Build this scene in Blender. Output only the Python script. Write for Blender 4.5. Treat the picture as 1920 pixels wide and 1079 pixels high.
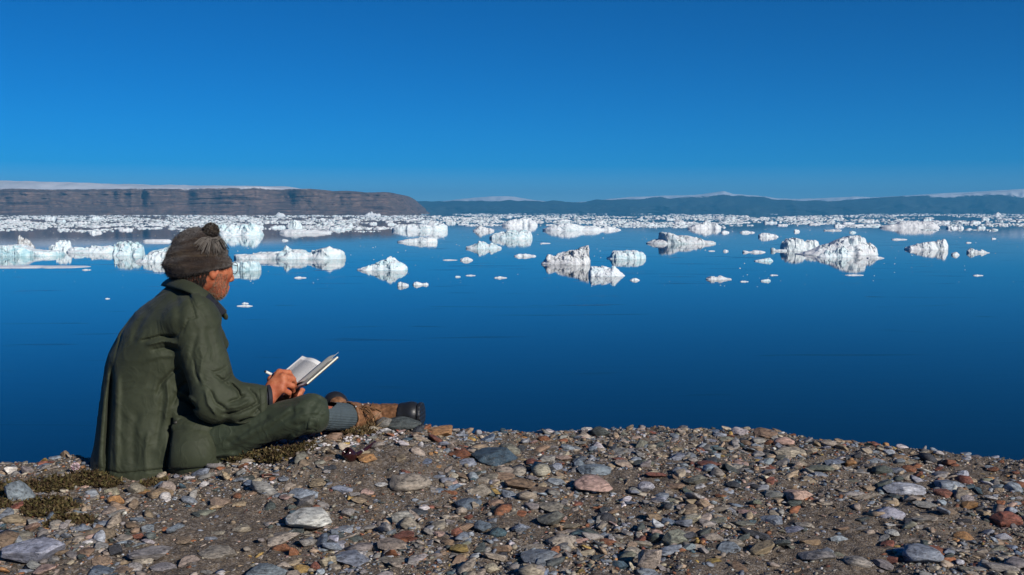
import bpy, math, random
import numpy as np

# ------------------------------------------------------------------ camera, sky, sun, exposure
SC = bpy.context.scene
for _o in list(bpy.data.objects):
    bpy.data.objects.remove(_o)
COL = SC.collection
CAM_H = 20.0                      # metres above the sea
FPX = 35.0 / 36.0 * 1920.0        # focal length in photo pixels
PITCH = math.atan((539.5 - 400.0) / FPX)
cam_d = bpy.data.cameras.new('camera')
cam_d.lens = 35.0
cam_d.sensor_width = 36.0
cam_d.clip_start = 0.05
cam_d.clip_end = 200000.0
cam = bpy.data.objects.new('camera', cam_d)
COL.objects.link(cam)
cam.location = (0, 0, CAM_H)
cam.rotation_euler = (math.pi / 2 - PITCH, 0, 0)
SC.camera = cam

SUN_EL = math.radians(27.0)
SUN_AZ = math.radians(138.0)      # clockwise from +Y (the view direction): right and behind the camera
sun_dir = np.array([math.sin(SUN_AZ) * math.cos(SUN_EL), math.cos(SUN_AZ) * math.cos(SUN_EL), math.sin(SUN_EL)])
world = bpy.data.worlds.new('World')
SC.world = world
world.use_nodes = True
wn, wl = world.node_tree.nodes, world.node_tree.links
wn.clear()
w_out = wn.new('ShaderNodeOutputWorld')
w_bg = wn.new('ShaderNodeBackground')
w_sky = wn.new('ShaderNodeTexSky')
w_sky.sky_type = 'NISHITA'
w_sky.sun_disc = False
w_sky.sun_elevation = SUN_EL
w_sky.sun_rotation = SUN_AZ
w_sky.altitude = 20.0
w_sky.air_density = 0.495
w_sky.dust_density = 0.0
w_sky.ozone_density = 4.3
w_hs = wn.new('ShaderNodeHueSaturation')   # saturated slide-film rendering of a clear arctic sky
w_hs.inputs['Saturation'].default_value = 1.62
w_hs.inputs['Value'].default_value = 1.0
w_hs.inputs['Hue'].default_value = 0.506
w_bg.inputs['Strength'].default_value = 0.086
wl.new(w_sky.outputs[0], w_hs.inputs['Color'])
wl.new(w_hs.outputs[0], w_bg.inputs['Color'])
wl.new(w_bg.outputs[0], w_out.inputs['Surface'])

sun_l = bpy.data.lights.new('sun', 'SUN')
sun_l.energy = 5.0
sun_l.angle = math.radians(0.53)
sun_l.color = (1.0, 0.93, 0.84)
sun = bpy.data.objects.new('sun', sun_l)
COL.objects.link(sun)
from mathutils import Vector
sun.rotation_euler = Vector(sun_dir).to_track_quat('Z', 'Y').to_euler()
sun.location = (20, -20, 60)

SC.view_settings.view_transform = 'Standard'
SC.view_settings.look = 'None'
SC.view_settings.exposure = 0.0
SC.view_settings.gamma = 1.0
SC.view_settings.use_curve_mapping = False
SC.render.engine = 'CYCLES'
SC.cycles.use_denoising = True
SC.cycles.max_bounces = 6
SC.cycles.diffuse_bounces = 3
SC.cycles.glossy_bounces = 3
SC.cycles.transmission_bounces = 4
SC.cycles.transparent_max_bounces = 6
SC.cycles.volume_bounces = 0
SC.cycles.caustics_reflective = False
SC.cycles.caustics_refractive = False

# ------------------------------------------------------------------ helpers
def ray(px, py):
    u = (np.asarray(px, float) - 960.0) / FPX
    v = (539.5 - np.asarray(py, float)) / FPX
    c, s = math.cos(PITCH), math.sin(PITCH)
    return np.stack([u, c + v * s, -s + v * c], -1)

def at(px, py, Y):
    """World point that stands at distance Y in front of the camera in the direction of a photo pixel."""
    d = ray(px, py)
    return d * (Y / d[..., 1])[..., None] + np.array([0, 0, CAM_H])

def on_plane(px, py, z=0.0):
    d = ray(px, py)
    return d * ((z - CAM_H) / d[..., 2])[..., None] + np.array([0, 0, CAM_H])

def to_px(P):
    c, s = math.cos(PITCH), math.sin(PITCH)
    x, y, z = P[..., 0], P[..., 1], P[..., 2] - CAM_H
    f = y * c - z * s
    up = y * s + z * c
    return 960.0 + x / f * FPX, 539.5 - up / f * FPX

def tag(o, label=None, cat=None, group=None, kind=None):
    if label: o['label'] = label
    if cat: o['category'] = cat
    if group: o['group'] = group
    if kind: o['kind'] = kind
    return o

def mesh_obj(name, V, F, mat=None, parent=None, smooth=True, loc=None, col=None):
    me = bpy.data.meshes.new(name)
    V = np.asarray(V, np.float32)
    if isinstance(F, np.ndarray):
        n, k = F.shape
        me.vertices.add(len(V)); me.vertices.foreach_set('co', V.ravel())
        me.loops.add(n * k); me.loops.foreach_set('vertex_index', F.astype(np.int32).ravel())
        me.polygons.add(n)
        me.polygons.foreach_set('loop_start', np.arange(n, dtype=np.int32) * k)
        me.polygons.foreach_set('loop_total', np.full(n, k, np.int32))
        me.update(calc_edges=True)
    else:
        me.from_pydata([tuple(v) for v in V], [], [tuple(f) for f in F])
        me.update()
    if smooth:
        me.polygons.foreach_set('use_smooth', np.ones(len(me.polygons), bool))
    if col is not None:
        a = me.color_attributes.new('tint', 'FLOAT_COLOR', 'POINT')
        c4 = np.ones((len(V), 4), np.float32); c4[:, :3] = col
        a.data.foreach_set('color', c4.ravel())
    if mat is not None: me.materials.append(mat)
    me.validate()
    o = bpy.data.objects.new(name, me)
    COL.objects.link(o)
    if parent is not None: o.parent = parent
    if loc is not None: o.location = loc
    return o

def empty(name, loc=(0, 0, 0)):
    o = bpy.data.objects.new(name, None)
    o.empty_display_size = 0.1
    COL.objects.link(o)
    o.location = loc
    return o

def grid_faces(nu, nv):
    i = np.arange(nu - 1)[:, None] * nv + np.arange(nv - 1)[None]
    i = i.ravel()
    return np.stack([i, i + nv, i + nv + 1, i + 1], -1)

def _hash(ix, iy, iz, seed):
    h = (ix.astype(np.int64) * 374761393 + iy.astype(np.int64) * 668265263 + iz.astype(np.int64) * 2147483647 + seed * 974634541) & 0xFFFFFFFF
    h = ((h ^ (h >> 13)) * 1274126177) & 0xFFFFFFFF
    h = ((h ^ (h >> 16)) * 2246822519) & 0xFFFFFFFF
    h = h ^ (h >> 15)
    return (h & 0xFFFFFF) / float(0xFFFFFF)

def vnoise(P, seed=0):
    P = np.asarray(P, float)
    I = np.floor(P).astype(np.int64); f = P - I
    f = f * f * f * (f * (f * 6 - 15) + 10)
    r = 0
    for dx in (0, 1):
        wx = f[..., 0] if dx else 1 - f[..., 0]
        for dy in (0, 1):
            wy = f[..., 1] if dy else 1 - f[..., 1]
            if P.shape[-1] == 2:
                r = r + wx * wy * _hash(I[..., 0] + dx, I[..., 1] + dy, np.zeros_like(I[..., 0]), seed)
                continue
            for dz in (0, 1):
                wz = f[..., 2] if dz else 1 - f[..., 2]
                r = r + wx * wy * wz * _hash(I[..., 0] + dx, I[..., 1] + dy, I[..., 2] + dz, seed)
    return r * 2 - 1

def fbm(P, octv=4, seed=0, gain=0.5):
    a, s, r = 1.0, 1.0, 0
    for i in range(octv):
        r = r + a * vnoise(P * s + 17.3 * i, seed + i)
        a *= gain; s *= 2.03
    return r

def smoothstep(a, b, x):
    t = np.clip((x - a) / (b - a), 0, 1)
    return t * t * (3 - 2 * t)

# ---- material builder
class NT:
    def __init__(self, name):
        self.m = bpy.data.materials.new(name); self.m.use_nodes = True
        self.n, self.l = self.m.node_tree.nodes, self.m.node_tree.links
        self.n.clear()
        self.out = self.n.new('ShaderNodeOutputMaterial')
        self.bsdf = self.n.new('ShaderNodeBsdfPrincipled')
        self.l.new(self.bsdf.outputs[0], self.out.inputs[0])
    def add(self, t, **kw):
        nd = self.n.new(t)
        for k, v in kw.items():
            if k.startswith('i_'): 
                nd.inputs[k[2:].replace('_', ' ')].default_value = v
            else: setattr(nd, k, v)
        return nd
    def link(self, a, b): self.l.new(a, b)
    def noise(self, scale, detail=4, rough=0.55, vec=None, dist=0.0):
        nd = self.add('ShaderNodeTexNoise')
        nd.inputs['Scale'].default_value = scale; nd.inputs['Detail'].default_value = detail
        nd.inputs['Roughness'].default_value = rough; nd.inputs['Distortion'].default_value = dist
        if vec is not None: self.link(vec, nd.inputs['Vector'])
        return nd.outputs[0]
    def coord(self, which='Object'):
        return self.add('ShaderNodeTexCoord').outputs[which]
    def mapping(self, vec, scale=(1, 1, 1), rot=(0, 0, 0)):
        m = self.add('ShaderNodeMapping'); self.link(vec, m.inputs['Vector'])
        m.inputs['Scale'].default_value = scale; m.inputs['Rotation'].default_value = rot
        return m.outputs[0]
    def ramp(self, fac, stops, interp='LINEAR'):
        r = self.add('ShaderNodeValToRGB'); self.link(fac, r.inputs[0])
        r.color_ramp.interpolation = interp
        el = r.color_ramp.elements
        while len(el) < len(stops): el.new(0.5)
        for e, (p, c) in zip(el, stops):
            e.position = p
            e.color = (c[0], c[1], c[2], 1) if hasattr(c, '__len__') else (c, c, c, 1)
        return r.outputs[0]
    def mix(self, a, b, fac, mode='MIX'):
        m = self.add('ShaderNodeMix', data_type='RGBA', blend_type=mode)
        for s, v in ((m.inputs['Factor'], fac), (m.inputs['A'], a), (m.inputs['B'], b)):
            pass
        ins = {'f': m.inputs[0], 'a': m.inputs[6], 'b': m.inputs[7]}
        for k, v in (('f', fac), ('a', a), ('b', b)):
            if isinstance(v, bpy.types.NodeSocket): self.link(v, ins[k])
            elif hasattr(v, '__len__'): ins[k].default_value = (v[0], v[1], v[2], 1)
            else: ins[k].default_value = v if k == 'f' else (v, v, v, 1)
        return m.outputs[2]
    def math(self, op, a, b=0.0):
        m = self.add('ShaderNodeMath', operation=op)
        for i, v in ((0, a), (1, b)):
            if isinstance(v, bpy.types.NodeSocket): self.link(v, m.inputs[i])
            else: m.inputs[i].default_value = v
        return m.outputs[0]
    def bump(self, h, strength=0.3, dist=0.01):
        b = self.add('ShaderNodeBump'); self.link(h, b.inputs['Height'])
        b.inputs['Strength'].default_value = strength; b.inputs['Distance'].default_value = dist
        self.link(b.outputs[0], self.bsdf.inputs['Normal'])
        return b
    def set(self, color=None, rough=None, spec=None, **kw):
        for k, v in (('Base Color', color), ('Roughness', rough), ('Specular IOR Level', spec)):
            if v is None: continue
            s = self.bsdf.inputs[k]
            if isinstance(v, bpy.types.NodeSocket): self.link(v, s)
            elif hasattr(v, '__len__'): s.default_value = (v[0], v[1], v[2], 1)
            else: s.default_value = v
        for k, v in kw.items():
            self.bsdf.inputs[k.replace('_', ' ')].default_value = v
        return self.m
# ------------------------------------------------------------------ sea
def make_water():
    t = NT('sea_water')
    g = t.coord('Object')
    # body colour of deep clear sea; calm, with faint long swell and ripple patches (cat's paws)
    v1 = t.mapping(g, (0.02, 0.06, 1))
    patch = t.ramp(t.noise(1.0, 3, 0.5, v1), [(0.58, 0.0), (0.72, 1.0)])
    streak = t.ramp(t.noise(1.0, 2, 0.5, t.mapping(g, (0.028, 0.20, 1)), 0.8), [(0.645, 0.0), (0.70, 1.0)])
    t.set((0.0, 0.006, 0.011), None, 0.5)
    t.link(t.ramp(streak, [(0.0, 0.025), (1.0, 0.20)]), t.bsdf.inputs['Roughness'])
    t.bsdf.inputs['IOR'].default_value = 1.33
    t.bump(t.math('ADD', t.noise(1.0, 3, 0.6, t.mapping(g, (0.10, 0.45, 1))), t.math('MULTIPLY', streak, 0.4)), 0.10, 0.06)
    xs = np.array([-45000, -12000, -3000, -600, -100, 100, 600, 3000, 12000, 45000.])
    ys = xs
    V = np.array([(x, y, 0.0) for x in xs for y in ys])
    o = mesh_obj('water', V, grid_faces(len(xs), len(ys)), t.m, smooth=False)
    tag(o, kind='structure')
make_water()

# ------------------------------------------------------------------ headland of layered cliffs with an ice cap
def headland_top(px):
    return np.interp(px, [-1200, 0, 120, 260, 330, 420, 520, 600, 680, 720, 740, 755, 770, 782, 790],
                     [350, 353, 354, 352, 353, 350, 351, 356, 359, 361, 365, 373, 385, 396, 403])
def make_headland():
    Y0 = 9000.0
    X = np.concatenate([np.linspace(-14000, -5600, 140, endpoint=False), np.linspace(-5600, (790 - 960) / FPX * Y0, 560)])
    px = 960 + X / Y0 * FPX
    T = np.linspace(0, 1, 60)
    H = (404.0 - headland_top(px)) / FPX * Y0 + 10
    gx = X / 520.0
    gul = np.abs(fbm(np.stack([gx, gx * 0 + 3], -1), 4, 5))          # ridged: buttresses and gullies
    big = fbm(np.stack([X / 1500.0, X * 0], -1), 2, 9)
    deep = np.exp(-((px - 520) / 22.0) ** 2) + 0.7 * np.exp(-((px - 352) / 14.0) ** 2) + 0.6 * np.exp(-((px - 268) / 7.0) ** 2) + 0.4 * np.exp(-((px - 545) / 12.0) ** 2)
    V = []
    for t in T:
        # talus below, then cliff, then rounded shoulder
        set_back = np.interp(t, [0, 0.4, 0.62, 0.9, 1.0], [0, 190, 245, 310, 420])
        ledge = 14 * fbm(np.stack([X / 700, X * 0 + t * 22], -1), 2, 3) * (t > 0.3)
        y = Y0 + set_back * (0.75 + 0.25 * H / 260) + ledge + (t ** 1.2) * (170 * gul + 560 * deep * np.clip(1.15 - t * 0.5, 0, 1)) - 160 * big
        y = y + 18 * fbm(np.stack([X / 60.0, X * 0 + t * 7], -1), 3, 31)
        # the end of the headland curves away
        y = y + 1500 * smoothstep(700, 792, px) ** 2
        z = H * t * (1 + 0.02 * fbm(np.stack([X / 150, X * 0 + t * 4], -1), 2, 77))
        V.append(np.stack([X * y / Y0, y, z - 2], -1))
    # plateau running back
    for k, (dy, dz) in enumerate([(250, 8), (700, 16), (2200, 20)]):
        y = V[59][:, 1] + dy
        V.append(np.stack([V[59][:, 0] * (1 + dy / Y0 * 0.3), y, V[59][:, 2] + dz * (H > 60) + 6 * fbm(np.stack([X / 200, X * 0 + k], -1), 2, 5)], -1))
    V = np.array(V)
    t = NT('cliff_rock')
    g = t.coord('Object')
    strata = t.noise(1.0, 4, 0.6, t.mapping(g, (0.0025, 0.0025, 0.045)))
    rock = t.ramp(strata, [(0.34, (0.055, 0.038, 0.033)), (0.46, (0.115, 0.078, 0.062)), (0.52, (0.22, 0.155, 0.125)), (0.58, (0.10, 0.07, 0.058)), (0.68, (0.17, 0.12, 0.095))])
    blot = t.noise(0.006, 5, 0.6, g)
    rock = t.mix(rock, (0.105, 0.08, 0.068), t.ramp(blot, [(0.45, 0.0), (0.6, 0.75)]))
    fine = t.noise(0.05, 5, 0.7, g)
    rock = t.mix(rock, 0.8, t.ramp(fine, [(0.3, 0.35), (0.6, 0.0)]), 'MULTIPLY')
    # old snow lying on the highest ledges
    sep = t.add('ShaderNodeSeparateXYZ'); t.link(g, sep.inputs[0])
    hgt = t.math('ADD', sep.outputs[2], t.math('MULTIPLY', t.noise(0.008, 4, 0.6, g), 60.0))
    sn = t.ramp(t.math('DIVIDE', hgt, 400.0), [(0.70, 0.0), (0.735, 1.0)])
    t.set(t.mix(rock, (0.75, 0.77, 0.8), sn), 0.9, 0.2)
    t.bump(fine, 0.6, 12.0)
    o = mesh_obj('headland_cliff', V.reshape(-1, 3), grid_faces(len(T) + 3, len(X))[:, ::-1], t.m)
    tag(o, kind='structure')
    # ice cap dome behind the rim
    t = NT('glacier_ice'); g = t.coord('Object')
    t.set(t.ramp(t.noise(0.003, 4, 0.6, g), [(0.35, (0.45, 0.50, 0.56)), (0.6, (0.60, 0.63, 0.68))]), 0.8, 0.2)
    Y1 = 11800.0
    top = lambda p: np.interp(p, [-1500, 0, 100, 200, 300, 420, 540, 600], [330, 339.5, 342, 345, 347.5, 349, 350.5, 362])
    X = np.linspace((-1500 - 960) / FPX * Y1, (610 - 960) / FPX * Y1, 260); px = 960 + X / Y1 * FPX
    Ht = (400.0 - top(px)) / FPX * Y1 + CAM_H
    V = []
    for t_ in np.linspace(0, 1, 14):
        y = Y1 - 900 + 900 * t_ + X * 0 + 40 * fbm(np.stack([X / 300, X * 0 + t_ * 3], -1), 2, 8)
        z = Ht * (0.45 + 0.55 * math.sin(t_ * math.pi / 2)) + 5.0 * fbm(np.stack([X / 150, X * 0 + t_ * 5], -1), 3, 8)
        V.append(np.stack([X * (0.95 + 0.05 * t_), y, z], -1))
    V.append(V[-1] + np.array([0, 4000, -60]))
    o = mesh_obj('ice_cap', np.array(V).reshape(-1, 3), grid_faces(15, len(X))[:, ::-1], t.m)
    tag(o, kind='structure')
make_headland()

# ------------------------------------------------------------------ far blue hills across the water
def make_hills(name, Y0, pts, snow_z, seed, rough_amp, x_ext=(640, 2700), rockc=((0.008, 0.018, 0.024), (0.03, 0.042, 0.045))):
    pts = np.array(pts, float)
    px = np.linspace(x_ext[0], x_ext[1], 640); X = (px - 960) / FPX * Y0
    Ht = (400.0 - np.interp(px, pts[:, 0], pts[:, 1])) / FPX * Y0 + CAM_H
    Ht = Ht + rough_amp * fbm(np.stack([X / 350, X * 0 + seed], -1), 4, seed)
    Ht = np.maximum(Ht, 5)
    T = np.linspace(0, 1, 40); V = []
    for t_ in T:
        rid = np.abs(fbm(np.stack([X / 900, X * 0 + t_ * 1.2], -1), 4, seed + 3)) * 1.3
        y = Y0 - 2600 + 2600 * t_ + 700 * rid * (1 - t_)
        z = Ht * (t_ ** 0.85) * (1 - 0.28 * rid * np.sin(math.pi * t_)) 
        V.append(np.stack([X * y / Y0, y, z - 3], -1))
    V.append(V[-1] + np.array([0, 3000, -20]))
    t = NT(name + '_rock'); g = t.coord('Object')
    n1 = t.noise(0.0006, 6, 0.65, g)
    rock = t.ramp(n1, [(0.35, rockc[0]), (0.65, rockc[1])])
    sep = t.add('ShaderNodeSeparateXYZ'); t.link(g, sep.inputs[0])
    h = t.math('ADD', sep.outputs[2], t.math('MULTIPLY', t.math('SUBTRACT', t.noise(0.0011, 6, 0.7, g), 0.5), 420.0))
    sn = t.ramp(t.math('DIVIDE', h, 1000.0), [(snow_z / 1000.0, 0.0), (snow_z / 1000.0 + 0.03, 1.0)])
    t.set(t.mix(rock, (0.58, 0.62, 0.68), sn), 0.9, 0.2)
    o = mesh_obj(name, np.array(V).reshape(-1, 3), grid_faces(len(V), len(X))[:, ::-1], t.m)
    tag(o, kind='structure')
make_hills('hills', 24000.0, [(640, 380), (785, 377), (850, 377), (960, 377), (1000, 376), (1060, 379), (1130, 376), (1200, 373), (1280, 370), (1335, 366), (1356, 364),
    (1375, 368), (1420, 371), (1500, 375), (1560, 379), (1640, 376), (1660, 369), (1690, 367), (1715, 370), (1740, 365), (1800, 364), (1850, 362), (1920, 357), (2200, 352), (2700, 362)],
    430, 41, 26)
make_hills('far_ice_field', 33000.0, [(640, 384), (790, 382), (880, 372), (925, 368), (960, 369), (1020, 378), (1080, 380), (1180, 370), (1300, 366), (1340, 361.5), (1356, 359.5), (1372, 364), (1420, 368), (1480, 374),
    (1530, 373), (1600, 369.5), (1650, 370), (1700, 368), (1780, 362), (1850, 358.5), (1920, 355), (2200, 349), (2700, 356)], 300, 57, 10, rockc=((0.08, 0.09, 0.09), (0.14, 0.14, 0.14)))

# ------------------------------------------------------------------ haze: clear arctic air over tens of kilometres
def make_haze():
    x, y0, y1, z0, z1 = 46000, -46000, 46000, -14.0, 1000.0
    V = [(a, b, c) for a in (-x, x) for b in (y0, y1) for c in (z0, z1)]
    F = [(0, 1, 3, 2), (4, 6, 7, 5), (0, 4, 5, 1), (2, 3, 7, 6), (0, 2, 6, 4), (1, 5, 7, 3)]
    m = bpy.data.materials.new('haze_air'); m.use_nodes = True
    n = m.node_tree.nodes; n.clear()
    out = n.new('ShaderNodeOutputMaterial'); v = n.new('ShaderNodeVolumePrincipled')
    v.inputs['Color'].default_value = (0.12, 0.56, 1.0, 1)
    v.inputs['Density'].default_value = 3.8e-5
    v.inputs['Anisotropy'].default_value = 0.0
    m.node_tree.links.new(v.outputs[0], out.inputs['Volume'])
    o = mesh_obj('haze', V, F, m, smooth=False)
    tag(o, kind='stuff')
make_haze()
# ------------------------------------------------------------------ icebergs and floes
def ice_material():
    t = NT('berg_ice'); g = t.coord('Object')
    oi = t.add('ShaderNodeObjectInfo')
    sep = t.add('ShaderNodeSeparateColor'); t.link(oi.outputs['Color'], sep.inputs[0])
    aqua, dirt = sep.outputs[0], sep.outputs[1]
    n1 = t.noise(0.22, 4, 0.6, t.mapping(g, (1, 1, 2.2)))
    n2 = t.noise(1.1, 4, 0.65, g)
    n3 = t.noise(0.5, 5, 0.7, t.mapping(g, (1, 1, 0.35), (0.5, 0.4, 0.3)))
    snow = t.ramp(n2, [(0.3, (0.64, 0.70, 0.76)), (0.55, (0.83, 0.83, 0.84))])
    blue = t.ramp(n1, [(0.32, (0.16, 0.46, 0.56)), (0.5, (0.40, 0.66, 0.72)), (0.66, (0.68, 0.80, 0.83))])
    # bare glacier ice shows on steep faces, snow on flatter tops; minimum blue paints in shading
    geo = t.add('ShaderNodeNewGeometry'); sn = t.add('ShaderNodeSeparateXYZ'); t.link(geo.outputs['True Normal'], sn.inputs[0])
    steep = t.ramp(t.math('ADD', sn.outputs[2], t.math('MULTIPLY', t.math('SUBTRACT', n1, 0.5), 0.9)), [(0.25, 1.0), (0.75, 0.15)])
    c = t.mix(snow, blue, t.math('MULTIPLY', t.math('ADD', t.math('MULTIPLY', aqua, 0.8), 0.22), steep))
    grit = t.ramp(n3, [(0.40, (0.17, 0.16, 0.16)), (0.50, (0.42, 0.40, 0.39)), (0.60, (0.72, 0.70, 0.68))])
    c = t.mix(c, grit, t.math('MULTIPLY', dirt, t.ramp(n3, [(0.38, 1.0), (0.62, 0.45)])))
    t.set(c, 0.55, 0.4)
    t.bump(n2, 0.3, 0.4)
    return t.m
ICE = ice_material()

def berg_mesh(W, D, prof, hscale, seed, nu, nv, front=0.3, block=0.28):
    """Craggy ice: a heightfield over an irregular footprint, broken into tilted facets at two scales."""
    rng = np.random.default_rng(seed)
    prof = np.array(prof, float)
    u = np.linspace(0, 1, nu); v = np.linspace(0, 1, nv) ** 1.6
    U, Vv = np.meshgrid(u, v, indexing='ij')
    P2 = np.stack([U * W, Vv * D], -1)
    warp = 0.035 * W * np.stack([fbm(P2 / (0.2 * W) + 3, 3, seed), fbm(P2 / (0.2 * W) + 9, 3, seed + 5)], -1)
    Q = P2 + warp * (1.0 - 0.0)
    skew = rng.uniform(-.22, .22)
    hp = np.interp(np.clip(U + warp[..., 0] / W * 0.7 + skew * (Vv - 0.35) * np.sin(U * math.pi), 0, 1), prof[:, 0], prof[:, 1]) * hscale
    Hm = prof[:, 1].max() * hscale
    # footprint
    ew = np.clip(1 - np.abs(2 * U - 1) ** 5, 0, 1) ** 0.5 * (0.9 + 0.2 * fbm(np.stack([U * 6, U * 0 + seed], -1), 2, seed))
    vv = (Vv - 0.5) / np.maximum(ew, 0.05) + 0.5
    fr = smoothstep(0, front * 1.25, vv) ** 0.6
    bk = smoothstep(1.0, 0.68, vv)
    # tops lean: highest a little behind the front edge
    h = hp * fr * bk
    for scale, amp in ((0.22, block), (0.09, block * 0.55)):
        cell = max(scale * W, 0.35 * Hm * scale / 0.22)
        n = int(min(260, max(6, W * D / cell ** 2 * 1.6)))
        S = rng.uniform(0, 1, (n, 2)) * [W, D]
        d2 = ((Q[..., None, :] - S) ** 2).sum(-1)
        k = d2.argmin(-1)
        G = rng.normal(0, 1.0, (n, 2)); off = rng.uniform(-1, 0.6, n)
        dp = Q - S[k]
        fac = off[k] + (G[k] * dp).sum(-1) / cell * 0.9
        h = h + amp * fac * np.minimum(hp, h + 0.2 * hp) * np.clip(fr * bk, 0, 1)
    h = h + 0.07 * Hm * fbm(P2 / (0.1 * W), 4, seed + 11, 0.6) * fr * bk * np.clip(hp / Hm + 0.25, 0, 1)
    inside = (vv > 0.0) & (vv < 1.0) & (ew > 0.05)
    h = np.where(inside, np.clip(h, 0.03 * Hm, 1.12 * np.maximum(hp, 0.05 * Hm)), -0.3 * Hm)
    edge = (U <= 0) | (U >= 1) | (Vv <= 0) | (Vv >= 1)
    h = np.where(edge, -0.4 * Hm, h)
    j = np.stack([rng.uniform(-.4, .4, U.shape) * W / nu, rng.uniform(-.4, .4, U.shape) * D / nv], -1)
    V = np.stack([P2[..., 0] - W / 2 + j[..., 0], P2[..., 1] + j[..., 1], h], -1)
    # break up the walls: blocks shifted in and out at different heights, planar joints
    K = V / (0.16 * W + 0.25 * Hm)
    R = rng.normal(0, 1, (3, 3)); R /= np.linalg.norm(R, axis=1)[:, None]
    Kr = K @ R.T
    cellv = _hash(np.floor(Kr[..., 0] * 1.7), np.floor(Kr[..., 1] * 1.7), np.floor(Kr[..., 2] * 1.7), seed) - 0.5
    cell2 = _hash(np.floor(Kr[..., 1] * 4.1), np.floor(Kr[..., 2] * 4.1), np.floor(Kr[..., 0] * 4.1), seed + 1) - 0.5
    am = 0.16 * Hm * np.clip(h / Hm * 3, 0, 1)
    V[..., 1] += am * (0.9 * cellv + 0.5 * cell2 + 0.5 * fbm(K * 2.5, 3, seed + 21))
    V[..., 0] += am * (0.5 * np.roll(cellv, 1, 0) + 0.35 * fbm(K * 2.5 + 40, 3, seed + 23))
    return V.reshape(-1, 3), grid_faces(nu, nv)

def berg(x0, x1, yw, prof, depth, aqua, dirt, label, cat='iceberg', front=0.3, block=0.28, seed=None, group=None, name=None):
    if not hasattr(prof, '__len__'):
        prof = [(0, 0.25 * prof), (0.18, 0.8 * prof), (0.4, prof), (0.62, 0.75 * prof), (0.85, 0.6 * prof), (1, 0.15 * prof)]
    p = on_plane((x0 + x1) / 2, yw)
    s = math.hypot(p[1], p[0]) / FPX * 1.0
    s = p[1] / FPX
    W = (x1 - x0) * s
    sd = int(abs(x0 * 7 + yw * 13)) % 9973 if seed is None else seed
    nu = int(np.clip((x1 - x0) * 1.2, 16, 170)); nv = int(np.clip(nu * 0.6, 14, 70))
    V, F = berg_mesh(W, depth * W, prof, s * 0.82, sd, nu, nv, front, block)
    o = mesh_obj(name or ('iceberg' if cat == 'iceberg' else 'ice_floe'), V, F, ICE, smooth=False, loc=(p[0], p[1], 0.0))
    o.color = (aqua, dirt, 0, 1)
    tag(o, label, cat, group)
    return o

B = berg
# far to near, left to right
B(-40, 97, 481, [(0, 15), (.2, 22), (.35, 24), (.5, 21), (.62, 13), (.8, 11), (1, 10)], .7, .75, .0, 'low flat-topped iceberg with a sheer aqua side wall and snow dunes on top', front=0.06, block=.12)
B(28, 60, 465, [(0, 8), (.12, 26), (.3, 27), (.45, 20), (.8, 10), (1, 3)], .6, .3, .95, 'dark grey dirty ice spike rising behind the flat-topped iceberg')
B(84, 128, 474, [(0, 10), (.2, 17), (.5, 25), (.75, 25), (.85, 18), (1, 8)], .8, .3, .0, 'rounded white ice lump joined beside the flat-topped iceberg')
B(118, 210, 475, [(0, 9), (.15, 12), (.3, 11), (.5, 16), (.7, 13), (.85, 15), (1, 9)], .5, .45, .0, 'low rough ridge of pale aqua ice between two taller lumps')
B(203, 262, 480, [(0, 14), (.1, 27), (.4, 31), (.6, 29), (.8, 27), (1, 15)], .8, .55, .0, 'blocky pale aqua iceberg standing left of the brown hat')
B(246, 318, 493, [(0, 4), (.3, 14), (.55, 24), (.75, 22), (.92, 10), (1, 6)], .8, .35, .15, 'white rounded cone of ice partly behind the back of the hat')
B(270, 345, 478, [(0, 4), (.4, 14), (.7, 24), (1, 20)], .7, 1.0, .0, 'smooth turquoise ice slope half hidden behind the hat', block=.1)
B(262, 316, 454, [(0, 3), (.1, 5), (.5, 5), (.9, 5), (1, 2)], .6, .4, .0, 'narrow white floe just above the turquoise ice slope', 'ice floe', block=.1)
B(-30, 150, 503, [(0, 2), (.5, 2.2), (.9, 1.4), (1, .6)], .5, .15, .1, 'long thin grey-white sheet of ice lying flat on near water at the left', 'ice floe', front=.1, block=.05)
B(152, 169, 507, 2.2, .5, .2, .1, 'tiny white ice scrap at the tip of the long thin ice sheet', 'ice floe')
B(165, 188, 438, 6, .7, .2, .0, 'small pair of round white ice lumps alone in the dark reflection', 'ice floe')
B(400, 487, 442, [(0, 20), (.12, 26), (.2, 17), (.3, 24), (.42, 19), (.6, 23), (.82, 26), (.9, 20), (1, 4)], .7, .55, .0, 'jagged crested iceberg peeping out right of the hat pompom', block=.36)
B(430, 642, 487, [(0, 8), (.15, 13), (.36, 16), (.45, 18), (.475, 29), (.54, 19), (.6, 20), (.65, 16), (.75, 19), (.85, 23), (.88, 27), (.92, 22), (.97, 19), (1, 14)], .35, .45, .2, 'long low white iceberg reaching right from the hat, lumpy crest and overhanging tip', front=.12, block=.3)
B(425, 484, 508, [(0, 18), (.5, 19), (.85, 21), (.93, 19), (1, 10)], .7, .6, .0, 'boxy pale ice block just in front of the nose', front=.08, block=.12)
B(519, 617, 438, [(0, 3), (.1, 8), (.4, 9), (.7, 7), (1, 3)], .4, .3, .15, 'long flat white floe behind the long low iceberg', 'ice floe', block=.15)
B(538, 566, 430, [(0, 12), (.3, 20), (.7, 17), (1, 10)], .7, .3, .0, 'small white block standing at the left end of the drift ice gap')
B(683, 713, 405, [(0, 3), (.3, 7), (.45, 9), (.6, 5), (.9, 6), (1, 3)], .6, .1, .0, 'far white iceberg with a single tooth below the headland slope')
B(516, 534, 405, 8, .6, .1, .0, 'far pointed white iceberg under the dark gully of the headland')
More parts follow.
